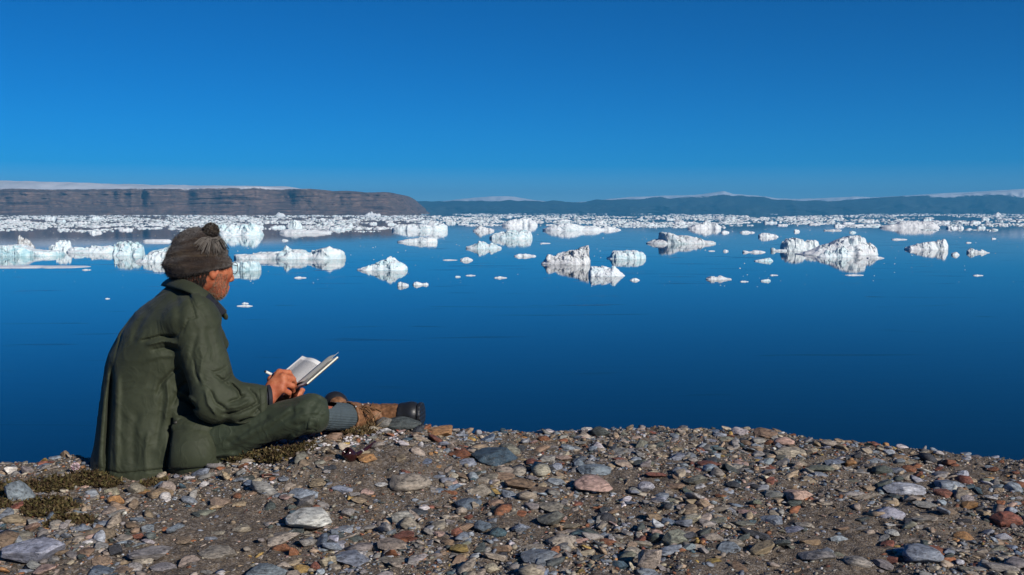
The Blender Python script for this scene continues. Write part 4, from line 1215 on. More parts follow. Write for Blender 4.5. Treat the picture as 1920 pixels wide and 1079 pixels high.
# ---------------- jacket
CREASES = [  # photo polyline, half width px, depth m (positive carves, negative raises)
    ([(211, 676), (207, 740), (203, 800), (200, 850), (197, 940)], 4.5, .016), ([(222, 690), (219, 780), (217, 900)], 6, -.006), ([(197, 720), (190, 800), (184, 890)], 5, -.004),
    ([(338, 634), (300, 631), (258, 642)], 3.5, .006), ([(336, 645), (305, 640), (270, 648)], 4, -.005), ([(341, 657), (312, 652), (280, 658)], 4, .005), ([(330, 668), (300, 668), (270, 676)], 5, -.003),
    ([(345, 690), (322, 698), (300, 722), (292, 750)], 4, .006), ([(352, 715), (337, 728), (322, 765)], 4, .006), ([(300, 700), (305, 740), (300, 790), (290, 850)], 6, .004), ([(312, 705), (316, 750), (308, 800)], 4, -.004),
    ([(258, 760), (250, 820), (252, 890)], 10, .004), ([(280, 800), (272, 850), (276, 900)], 6, -.004),
    ([(323, 765), (319, 830), (308, 900)], 4, .009), ([(407, 790), (410, 830), (405, 890)], 4, .009), ([(330, 742), (350, 750), (374, 772)], 4, .007), ([(322, 730), (345, 738), (368, 756)], 4, -.004),
    ([(410, 778), (445, 774), (472, 762), (492, 752)], 3.0, .009), ([(418, 767), (448, 762), (472, 750)], 3.5, -.006), ([(424, 756), (448, 748), (462, 738)], 3, .006),
    ([(392, 728), (404, 755), (428, 770)], 3.5, .007), ([(430, 716), (447, 734), (452, 752)], 3.2, .008), ([(398, 700), (420, 716), (436, 730)], 3.5, .005), ([(384, 726), (390, 758), (410, 784)], 3.5, -.005),
    ([(440, 793), (470, 785), (486, 787), (502, 799)], 2.6, .011), ([(462, 726), (478, 742), (485, 760)], 3.5, .005), ([(472, 780), (482, 768), (494, 764)], 3, .006),
    ([(352, 552), (362, 578), (368, 600)], 2.2, .004), ([(372, 615), (362, 650), (354, 690)], 5, .003), ([(385, 610), (398, 650), (402, 690)], 8, .004), ([(372, 640), (380, 670), (374, 705), (384, 730)], 4, -.003),
    ([(362, 665), (366, 700), (378, 725)], 3.2, .004), ([(436, 698), (424, 711), (408, 716)], 3, .005), ([(428, 686), (410, 697), (392, 700)], 3, .004),
    ([(165, 872), (225, 889), (300, 881), (440, 860)], 2.0, .004), ([(322, 540), (262, 575), (228, 625), (210, 690)], 1.8, .003), ([(378, 592), (352, 600), (340, 632)], 2.0, .003),
    ([(285, 572), (262, 606), (246, 650)], 8, .004), ([(330, 545), (336, 590), (332, 630)], 9, .003), ([(416, 805), (414, 850), (422, 890)], 5, .006), ([(345, 612), (332, 628), (316, 634)], 3, .003)]
def jacket_raw(P):
    d = torso(P)
    d = smin(d, capsule(P, A(372, 592, 3.26), A(335, 572, 3.40), .050, .055), .05)      # shoulder slope
    arm = capsule(P, J['S'], J['E'], .077, .070)
    fore = capsule(P, J['E'], A(500, 752, 3.25), .070, .050)
    fore = smin(fore, capsule(P, A(450, 772, 3.19), A(505, 770, 3.26), .042, .044), .02)
    arm = smin(arm, fore, .03)
    arm2 = smin(capsule(P, J['S2'], J['E2'], .070, .064), capsule(P, J['E2'], A(522, 754, 3.51), .064, .044), .03)
    kk = .034 + .026 * smoothstep(A(360, 650, 3.25)[2], A(360, 585, 3.25)[2], P[:, 2])
    d = smin(d, arm, kk)
    d = smin(d, arm2, .02)
    d = smin(d, capsule(P, A(408, 628, 3.30), A(416, 645, 3.33), .022, .022), .02)     # chest pocket flap seen in profile
    # skirt spreads over the lap
    d = smin(d, capsule(P, A(370, 850, 3.25), A(425, 855, 3.30), .10, .055), .04)
    return d
def coat_f(P):
    return smin(torso(P), capsule(P, A(370, 850, 3.25), A(425, 855, 3.30), .10, .055), .04)
def cuff_cut(P):
    # sleeves end at the wrist
    n = nrm([1.0, .10, .06]); c = A(504, 750, 3.255)
    n2 = nrm(J['W2'] - J['E2']); c2 = A(524, 754, 3.51)
    k = np.minimum(np.linalg.norm(P - c, axis=1) - .16, 1) 
    a = np.where(np.linalg.norm(P - c, axis=1) < .13, (P - c) @ n, -1)
    b = np.where(np.linalg.norm(P - c2, axis=1) < .13, (P - c2) @ n2, -1)
    return np.maximum(a, b)
def jacket_f(P):
    d = jacket_raw(P)
    near = np.abs(d) < .06
    if near.any():
        Q = P[near]; x, y = to_px(Q)
        face = smoothstep(3.55, 3.38, Q[:, 1])
        e = np.zeros(len(Q))
        for poly, w, dep in CREASES:
            dd, tt = seg2t(x, y, poly)
            e += 1.7 * dep * np.exp(-(dd / (w * .85)) ** 2) * face * smoothstep(0, .22, tt) * smoothstep(1, .78, tt)
        e = np.clip(e, -.008, .017)
        Wq = Q + .05 * np.stack([fbm(Q * 5, 2, 61), fbm(Q * 5 + 7, 2, 62), fbm(Q * 5 + 13, 2, 63)], -1)
        n1 = vnoise(Wq @ np.array([[7, 0, 3], [0, 7, 2], [-4, 3, 6.]]), 71); n2 = vnoise(Wq @ np.array([[15, 0, -7], [0, 15, 5], [8, -6, 13.]]) + 3, 72); n3 = vnoise(Wq * np.array([13, 13, 24]) + 9, 73)
        e += -.0022 * np.clip(1 - np.abs(n1) * 1.6, 0, 1) ** 2 - .0016 * np.clip(1 - np.abs(n2) * 2.0, 0, 1) ** 2 - .0020 * np.clip(1 - np.abs(n3) * 2.6, 0, 1) ** 2 * smoothstep(.0, .5, vnoise(Q * 6, 75)) + .0045 * fbm(Q * 6, 2, 74) + .001
        d[near] += e
    d = smax(d, (G0 + 0.002 + .010 * np.sin(P[:, 0] * 31) * 0) - P[:, 2], .004)
    d = np.maximum(d, cuff_cut(P))
    return d
JLO = np.array([A(150, 890, 3.6)[0], 2.95, G0 - .03]); JHI = np.array([A(570, 700, 3.6)[0], 3.92, A(320, 515, 3.42)[2]])
V, F = surface_net(jacket_f, JLO, JHI, .0042)
jacket = part('jacket', V, F, M_JACKET)

V, F = patch(coat_f, [(328, 780), (400, 784), (407, 876), (316, 882)], 22, 24, .007, .015)
pk = part('pocket', V, F, M_JACKET, jacket)
V, F = patch(coat_f, [(324, 778), (403, 782), (401, 818), (325, 813)], 20, 10, .028, .005, -.012)
part('pocket_flap', V, F, M_JACKET, jacket)
V, F = patch(jacket_raw, [(352, 546), (372, 550), (389, 572), (367, 582)], 8, 12, .007, .003)
part('epaulette', V, F, M_JACKET, jacket)
V, F = patch(jacket_raw, [(484, 727), (499, 724), (501, 790), (487, 786)], 6, 16, .004, .002)
part('cuff', V, F, M_JACKET, jacket)
M_BUTTON = plain('horn_button', (0.035, 0.035, 0.028), 0.45, 0.4)
def button(px, py, r=.0065, off=.012):
    p = surf_at(coat_f if py > 700 else jacket_raw, px, py)[0]; n = sdf_normal(coat_f if py > 700 else jacket_raw, p, .008)[0]
    c = p + n * off
    a = nrm(np.cross(n, [0, 0, 1])); b = np.cross(n, a); V = [c + n * .003]; F = []
    rings = [(r, .002), (r, -.004)]
    for rr, hh in rings:
        for k in range(10):
            t = 2 * math.pi * k / 10; V.append(c + n * hh + rr * (math.cos(t) * a + math.sin(t) * b))
    for k in range(10):
        F.append((0, 1 + k, 1 + (k + 1) % 10)); F.append((1 + k, 11 + k, 11 + (k + 1) % 10, 1 + (k + 1) % 10))
    part('button', V, F, M_BUTTON, jacket)
button(388, 808, off=.035); button(337, 804, off=.035); button(362, 551, off=.012); button(436, 846, off=.004)

# collar: a folded band round the neck, open at the throat, with a dark navy strip at the front
def ribbon(top, bot, th, n=40, m=5):
    t = smooth_path(top, n); b = smooth_path(bot, n)
    ctr = (t.mean(0) + b.mean(0)) / 2
    out = (t + b) / 2 - ctr; out[:, 2] = 0; out /= np.linalg.norm(out, axis=1)[:, None]
    G1 = np.array([[t[i] * (1 - k / (m - 1)) + b[i] * (k / (m - 1)) + out[i] * (th + .006 * math.sin(math.pi * k / (m - 1))) for k in range(m)] for i in range(n)])
    G2 = np.array([[t[i] * (1 - k / (m - 1)) + b[i] * (k / (m - 1)) - out[i] * th for k in range(m)] for i in range(n)])
    V = np.concatenate([G1.reshape(-1, 3), G2.reshape(-1, 3)]); off = n * m
    F = [tuple(q) for q in grid_faces(n, m)] + [tuple(q[::-1] + off) for q in grid_faces(n, m)]
    for i in range(n - 1):
        for k in (0, m - 1):
            q = (i * m + k, (i + 1) * m + k, (i + 1) * m + k + off, i * m + k + off); F.append(q if k else q[::-1])
    for i in (0, n - 1):
        for k in range(m - 1):
            q = (i * m + k, i * m + k + 1, i * m + k + 1 + off, i * m + k + off); F.append(q if i == 0 else q[::-1])
    return V, F
ctop = [A(424, 583, 3.36), A(407, 564, 3.335), A(390, 547, 3.31), A(362, 530, 3.30), A(334, 522, 3.35), A(318, 522, 3.44), A(330, 527, 3.53), A(362, 540, 3.57), A(400, 565, 3.52), A(420, 585, 3.44)]
cbot = [A(405, 594, 3.33), A(393, 578, 3.30), A(381, 563, 3.265), A(355, 549, 3.255), A(322, 540, 3.33), A(303, 536, 3.45), A(315, 540, 3.57), A(360, 556, 3.62), A(402, 580, 3.57), A(424, 600, 3.45)]
V, F = ribbon(ctop, cbot, .004)
collar = part('collar', V, F, M_JACKET, jacket)
V, F = ribbon([A(426, 586, 3.352), A(410, 568, 3.326), A(393, 550, 3.302)], [A(404, 597, 3.322), A(393, 580, 3.29), A(386, 563, 3.262)], .0012, 14)
part('collar_front', V + np.array([.0, -.005, .0]), F, M_NAVY, jacket)
# knitted inner cuff at the wrist
n = nrm(J['W'] - J['E']); a = nrm(np.cross(n, [0, 0, 1])); b = np.cross(n, a)
ring = []
for rr, off in ((.044, -.006), (.047, .004), (.041, .007), (.036, .0), (.036, -.02)):
    ring.append([A(503, 748, 3.256) + n * off + rr * (math.cos(t) * a * .9 + math.sin(t) * b) for t in np.linspace(0, 2 * math.pi, 28, endpoint=False)])
V = np.array(ring).reshape(-1, 3); F = [(i * 28 + j, i * 28 + (j + 1) % 28, (i + 1) * 28 + (j + 1) % 28, (i + 1) * 28 + j) for i in range(4) for j in range(28)]
part('inner_cuff', V, F, M_NAVY, jacket)

# ---------------- trousers
TCR = [([(596, 750), (580, 772), (588, 800)], 5, .006), ([(605, 770), (585, 790), (560, 800)], 4, .006), ([(430, 830), (470, 800), (500, 785)], 5, .009), ([(610, 772), (596, 782), (600, 800)], 3, -.004), ([(438, 846), (490, 815), (545, 778), (585, 762)], 6, .007), ([(470, 850), (530, 812), (575, 790)], 8, .008), ([(500, 838), (552, 812), (590, 800)], 5, .006),
       ([(520, 760), (560, 757), (605, 764)], 3, .004), ([(568, 782), (588, 778), (604, 782)], 3, .006), ([(450, 820), (500, 795), (540, 770)], 6, -.005), ([(545, 825), (575, 800), (592, 775)], 5, -.004)]
def trouser_f(P):
    d = capsule(P, J['H'], J['K'], .090, .057)
    d = smin(d, capsule(P, J['K'], SH(.22), .058, .053), .02)
    d2 = smin(capsule(P, J['H2'], J['K2'], .095, .066), capsule(P, J['K2'], A(610, 800, 3.80), .064, .05), .02)
    d = smin(d, d2, .02)
    d = smin(d, ellipsoid(P, A(300, 850, 3.44), np.stack([BF, BS, [0, 0, 1]]), (.13, .19, .10)), .03)
    x, y = to_px(P); e = np.zeros(len(P)); face = smoothstep(3.5, 3.36, P[:, 1])
    for poly, w, dep in TCR: e += dep * np.exp(-(seg2(x, y, poly) / w) ** 2) * face
    Wq = P + .04 * np.stack([vnoise(P * 6, 61), vnoise(P * 6 + 7, 62), vnoise(P * 6 + 13, 63)], -1)
    n1 = vnoise(Wq * np.array([7, 12, 12]), 81); n2 = vnoise(Wq * np.array([16, 22, 22]), 82)
    e += -.007 * np.clip(1 - np.abs(n1) * 2.2, 0, 1) ** 2 - .003 * np.clip(1 - np.abs(n2) * 2.4, 0, 1) ** 2 + .002
    d = d + e
    n = nrm(J['N'] - J['K']) * .45 + np.array([.75, 0, .1]); n = nrm(n); c = SH(.19)
    d = np.maximum(d, np.where(np.linalg.norm(P - c, axis=1) < .12, (P - c) @ n, -1))
    return np.maximum(d, ground_z(P[:, 0], P[:, 1], False) - .012 - P[:, 2])
V, F = surface_net(trouser_f, [A(190, 850, 3.6)[0], 2.98, G0 - .03], [A(660, 800, 3.85)[0], 4.0, A(500, 705, 3.3)[2]], .0055)
trousers = part('trousers', V, F, M_TROUSER)
pth = smooth_path([A(611, 766, 3.262), A(607, 775, 3.245), A(603, 788, 3.237), A(598, 802, 3.25), A(603, 815, 3.27)], 20)
V, F = tube(pth, .0022, 6); part('hem_cord', V, F, M_TAN, trousers)
V, F = patch(trouser_f, [(577, 780), (604, 783), (598, 810), (572, 806)], 8, 8, .003, .001); part('hem_tab', V, F, M_TROUSER, trousers)

# ---------------- socks and boots
def sock_f(P):
    d = capsule(P, SH(.12), SH(.78), .049, .046)
    ax = nrm(SH(1) - SH(0)); q = P - SH(.12)
    r = q - (q @ ax)[:, None] * ax; u = nrm(np.cross(ax, [0, 0, 1])); w = np.cross(ax, u)
    th = np.arctan2(r @ u, r @ w)
    return d + .0011 * np.sin(th * 34) + .002 * fbm(P * 25, 2, 3)
V, F = surface_net(sock_f, A(585, 830, 3.2) - [0, .1, .02], A(700, 740, 3.6) + [0, .1, .02], .0026)
part('sock', V, F, M_SOCK)
def sock2_f(P): return capsule(P, A(600, 800, 3.79), J['N2'], .046, .044)
V, F = surface_net(sock2_f, A(560, 850, 3.7) - [0, .1, .02], A(680, 750, 3.9) + [0, .1, .02], .006)
part('sock', V, F, M_SOCK)

def boot_right(P):
    sh = capsule(P, SH(.55), SH(1.0), .057, .049)
    ft = smin(sh, capsule(P, A(694, 783, 3.60), A(760, 778, 3.56), .050, .041), .03)
    ft = smin(ft, capsule(P, A(700, 800, 3.63), A(690, 795, 3.66), .040, .038), .02)
    # shaft is open: hollow round the sock
    n = nrm(SH(1) - SH(0)); c = SH(.60)
    q = nrm(n + np.array([.30, 0, .10]))
    hol = capsule(P, SH(.1), SH(.95), .0525, .044)
    d = np.maximum(ft, -hol)
    d = np.maximum(d, -((P - c) @ q))
    x, y = to_px(P)
    e = .0026 * fbm(P * 42, 3, 5) + .004 * np.exp(-(seg2(x, y, [(696, 758), (700, 775), (694, 795)]) / 3) ** 2) + .003 * np.exp(-(seg2(x, y, [(712, 757), (716, 780)]) / 3) ** 2)
    return d + e
V, F = surface_net(boot_right, A(615, 840, 3.4) - [0, .1, .02], A(800, 735, 3.7) + [0, .1, .02], .0036)
boot = part('boot', V, F, M_LEATHER)
def toe_right(P):
    d = smin(capsule(P, A(755, 777, 3.56), A(772, 776, 3.555), .042, .040), ellipsoid(P, A(772, 776, 3.555), np.eye(3), (.030, .043, .039)), .02)
    cut = A(746, 776, 3.56); 
    d = np.maximum(d, -((P - cut) @ nrm([1, -.1, -.12])))
    return np.maximum(d, (P - A(786, 776, 3.55)) @ nrm([1, -.15, .06]))
V, F = surface_net(toe_right, A(735, 830, 3.45) - [0, .05, .02], A(800, 740, 3.7) + [0, .05, .02], .0034)
part('toe_cap', V, F, M_RUBBER, boot)
def sole_right(P):
    d = ellipsoid(P, A(772, 776, 3.555), np.eye(3), (.5, .046, .042))
    k = (P - A(788.5, 776, 3.55)) @ nrm([1, -.15, .06])
    return np.maximum(d, np.abs(k) - .0065) + .0006 * np.sin(P[:, 2] * 420)
V, F = surface_net(sole_right, A(775, 830, 3.45) - [0, .05, .02], A(802, 740, 3.7) + [0, .05, .02], .003)
part('sole', V, F, M_RUBBER, boot)
# tongue edge, eyelets and laces
rim = smooth_path([A(634, 760, 3.43), A(641, 768, 3.41), A(650, 778, 3.402), A(655, 790, 3.41), A(648, 803, 3.43)], 18)
V, F = tube(rim, .0034, 6); part('rim', V, F, M_TAN, boot)
M_LACE = plain('lace_cord', (0.16, 0.085, 0.04), 0.8, 0.2)
rngP = np.random.default_rng(21)
L = []
def bs(px, py, off=.004):
    p = surf_at(boot_right, px, py)[0]; return p + sdf_normal(boot_right, p)[0] * off
for (a, b) in (((664, 763), (690, 772)), ((668, 776), (686, 760)), ((676, 762), (704, 770)), ((680, 778), (700, 758)), ((690, 764), (716, 772))):
    L.append(tube(smooth_path([bs(*a), bs((a[0] + b[0]) / 2, (a[1] + b[1]) / 2, .007), bs(*b)], 10), .0022, 5))
for k in range(5):    # loops and loose ends of the bow
    p0 = bs(678, 769, .006); e = A(rngP.uniform(655, 705), rngP.uniform(788, 806), 3.46 + rngP.uniform(0, .04))
    mid = (p0 + e) / 2 + np.array([rngP.normal(0, .012), -.022, .012])
    L.append(tube(smooth_path([p0, mid, e], 12), .0021, 5))
for s in (-1, 1):
    p0 = bs(678, 768, .006)
    L.append(tube(smooth_path([p0, p0 + [s * .018, -.02, .008], p0 + [s * .03, -.018, -.012], p0 + [s * .012, -.016, -.016], p0], 16), .0022, 5))
V, F = join(L); part('laces', V, F, M_LACE, boot)
for px, py in ((668, 763), (679, 760), (690, 758), (666, 778), (684, 778)):
    V, F = tube([bs(px, py, .001), bs(px, py, .005)], .0032, 8); part('eyelet', V, F, M_METAL, boot)

def boot_left(P):
    d = capsule(P, A(632, 806, 3.84), A(631, 770, 3.78), .05, .043)
    d = smin(d, ellipsoid(P, A(634, 758, 3.765), np.eye(3), (.034, .040, .030)), .01)
    d = smin(d, capsule(P, A(622, 805, 3.82), A(640, 806, 3.93), .05, .045), .02)
    return np.maximum(d, ground_z(P[:, 0], P[:, 1], False) - .03 - P[:, 2]) + .002 * fbm(P * 40, 3, 8)
V, F = surface_net(boot_left, A(590, 850, 3.6) - [0, .05, .05], A(680, 720, 4.0) + [0, .05, .02], .0038)
boot2 = part('boot', V, F, M_LEATHER)
def toe_left(P):
    d = ellipsoid(P, A(629, 762, 3.80), np.stack([[1, 0, 0], nrm([0, 1, .25]), nrm([0, -.25, 1])]), (.053, .045, .060))
    return np.maximum(d, A(629, 768, 3.80)[2] - P[:, 2])
V, F = surface_net(toe_left, A(590, 800, 3.7) - [0, .05, .02], A(670, 715, 3.9) + [0, .05, .02], .0034)
part('toe_cap', V, F, M_RUBBER, boot2)
def sole_left(P):
    d = ellipsoid(P, A(630, 764, 3.835), np.stack([[1, 0, 0], nrm([0, 1, .25]), nrm([0, -.25, 1])]), (.056, .014, .066))
    return d
V, F = surface_net(sole_left, A(590, 810, 3.7) - [0, .05, .02], A(670, 715, 3.95) + [0, .05, .02], .004)
part('sole', V, F, M_RUBBER, boot2)

# ---------------- hat
M_HAT = None
def hat_material():
    t = NT('brown_knit'); g = t.coord('Object')
    n = t.noise(30, 4, 0.65, g); w = t.noise(420, 3, 0.6, g); bnd = t.noise(1.0, 3, 0.6, t.mapping(g, (8, 8, 70), (0, -.2, 0)))
    c = t.ramp(bnd, [(0.34, (0.015, 0.010, 0.008)), (0.52, (0.033, 0.022, 0.016)), (0.66, (0.060, 0.043, 0.027))])
    c = t.mix(c, (0.11, 0.085, 0.06), t.ramp(n, [(0.58, 0.0), (0.75, 0.5)]))
    t.set(c, 0.95, 0.1); t.bsdf.inputs['Sheen Weight'].default_value = 0.25
    t.bump(t.math('ADD', w, n), 0.8, 0.004)
    return t.m
M_HAT = hat_material()
CUTN = nrm(np.cross(A(312, 524, 3.42) - A(440, 492, 3.42), [0.05, 1, 0])); CUTN = CUTN if CUTN[2] > 0 else -CUTN
CUTP = A(372, 514, 3.42)
def hat_raw(P):
    c = A(374, 484, 3.42)
    ax = np.stack([HF, HS, HU])
    d = ellipsoid(P, c + HU * .006 - HF * .004, ax, (.099, .094, .097))
    d = smin(d, ellipsoid(P, c + HU * -.035 - HF * .008, ax, (.107, .100, .045)), .045)     # slack lower part
    h = (P - CUTP) @ CUTN
    # turned-up band and slack horizontal folds
    hn = h + .006 * fbm(P * 9, 2, 6)
    e = -.0055 * np.exp(-((hn - .016) / .017) ** 2) + .0028 * np.exp(-((hn - .042) / .006) ** 2) - .0022 * np.exp(-((hn - .057) / .011) ** 2) + .0022 * np.exp(-((hn - .077) / .007) ** 2) - .0015 * np.exp(-((hn - .09) / .01) ** 2) + .0022 * np.exp(-((hn - .112) / .006) ** 2)
    e += .0035 * fbm(P * 22, 3, 16)
    return d + e, h
def hat_f(P):
    d, h = hat_raw(P)
    c = A(374, 484, 3.42)
    inner = ellipsoid(P, c + HU * -.012, np.stack([HF, HS, HU]), (.094, .082, .092))
    d = smax(d, -inner, .004)
    return smax(d, -h - .004, .007)
V, F = surface_net(hat_f, A(295, 545, 3.42) - [0, .16, 0], A(455, 405, 3.42) + [0, .16, 0], .0032)
hat = part('knit_hat', V, F, M_HAT)
Nh = sdf_normal(hat_f, V)
sel = rngP.choice(len(V), 15000)
Vf, Ff = fibres(V[sel], Nh[sel], .0075, .0007, rngP, .7, .1)
fz = part('fuzz', Vf, Ff, M_HAT, hat, smooth=False); fz['kind'] = 'stuff'
PC = A(396, 432, 3.39)
def pom_f(P): return np.linalg.norm((P - PC) / np.array([1, 1, .95]), axis=1) - .022 + .004 * fbm(P * 60, 2, 9)
V, F = surface_net(pom_f, PC - .05, PC + .05, .0035)
pom = part('pompom', V, F, M_HAT, hat)
u = rngP.normal(0, 1, (2600, 3)); u /= np.linalg.norm(u, axis=1)[:, None]
Vf, Ff = fibres(PC + u * .022, u, .008, .0013, rngP, .35, .2)
o = part('yarn_ends', Vf, Ff, M_HAT, pom, smooth=False); o['kind'] = 'stuff'
M_YARN = plain('grey_yarn', (0.15, 0.135, 0.12), 0.95, 0.1)
L = []
t0 = A(394, 449, 3.36)
hr = lambda P: hat_raw(P)[0]
NTS = 75
ang = rngP.uniform(-1.25, 1.15, NTS); ln = rngP.uniform(26, 44, NTS)      # tassel of loose yarn spread over the crown
ex = 395 + np.sin(ang) * ln * .9 + rngP.normal(0, 2, NTS); ey = 450 + np.cos(ang) * ln * .72
pm = surf_at(hr, (395 + ex) / 2, (449 + ey) / 2 - 5); pe = surf_at(hr, ex, ey)
pm = pm + sdf_normal(hr, pm, .006) * rngP.uniform(.005, .013, (NTS, 1)); pe = pe + sdf_normal(hr, pe, .006) * rngP.uniform(.002, .006, (NTS, 1))
for k in range(NTS):
    L.append(tube(smooth_path([t0 + rngP.normal(0, .003, 3), pm[k], pe[k]], 7), np.linspace(.0016, .0010, 7), 4))
V, F = join(L); tas = part('tassel', V, F, M_YARN, hat); tas['kind'] = 'stuff'

# ---------------- beard, hair, glasses
M_BEARD = plain('grey_beard', (0.27, 0.18, 0.12), 0.9, 0.15)
q = body_V - HC; qf, qs, qu = q @ HF, q @ HS, q @ HU
m = (np.abs(qs) < .085) & (np.linalg.norm(q - HU * -.06, axis=1) < .15) & (((qu < -.088) & (qf > .0)) | ((qu < -.050) & (qu > -.13) & (qf > -.005) & (qf < .055) & (np.abs(qs) > .03)) | ((qu < -.078) & (qf > .07))) & (qu > -.155) & ~((qu > -.112) & (qf > .09) & (qu < -.09))
bi = np.argwhere(m)[:, 0]; bi = rngP.choice(bi, 4200)
Nb = sdf_normal(head_f, body_V[bi]); 
Vf, Ff = fibres(body_V[bi], Nb + np.array([0, 0, -.7]), .0052, .0010, rngP, .5, .3)
o = part('beard', Vf, Ff, M_BEARD, smooth=False); o['kind'] = 'stuff'
M_HAIR = plain('dark_grey_hair', (0.035, 0.030, 0.027), 0.8, 0.2)
m = (np.linalg.norm(q - HU * -.04, axis=1) < .15) & (qu < -.01) & (qu > -.10) & (qf < -.03) & (qf > -.12)
bi = np.argwhere(m)[:, 0]; bi = rngP.choice(bi, 4200)
Nb = sdf_normal(head_f, body_V[bi])
Vf, Ff = fibres(body_V[bi], Nb * .6 + np.array([0, 0, -1.0]), .016, .0012, rngP, .25, .2)
o = part('hair', Vf, Ff, M_HAIR, smooth=False); o['kind'] = 'stuff'
M_FRAME = plain('thin_metal_frame', (0.10, 0.09, 0.085), 0.35, 0.5)
L = []
an = np.linspace(0, 2 * math.pi, 25)
for s in (-1, 1):
    L.append(tube([HP(.108 - .006 * abs(math.cos(a_)), .033 * s + .0225 * math.cos(a_), -.028 + .020 * math.sin(a_)) for a_ in an], .0013, 6, False))
    L.append(tube([HP(.103, .055 * s, -.020), HP(.06, .077 * s, -.016), HP(-.005, .082 * s, -.020), HP(-.022, .083 * s, -.034)], .0013, 6))
L.append(tube(smooth_path([HP(.108, -.011, -.022), HP(.113, 0, -.018), HP(.108, .011, -.022)], 8), .0013, 6))
V, F = join(L); gl = part('glasses', V, F, M_FRAME)
t = NT('lens_glass'); tr_ = t.add('ShaderNodeBsdfTransparent'); mx_ = t.add('ShaderNodeMixShader'); mx_.inputs[0].default_value = 0.08
t.set((.9, .93, .95), .02, .5); t.link(tr_.outputs[0], mx_.inputs[1]); t.link(t.bsdf.outputs[0], mx_.inputs[2]); t.link(mx_.outputs[0], t.out.inputs[0])
for s in (-1, 1):
    V = [HP(.1065, .033 * s, -.028)] + [HP(.108 - .006 * abs(math.cos(a_)), .033 * s + .022 * math.cos(a_), -.028 + .0195 * math.sin(a_)) for a_ in an[:-1]]
    part('lens', V, [(0, 1 + k, 1 + (k + 1) % 24) for k in range(24)], t.m, gl)
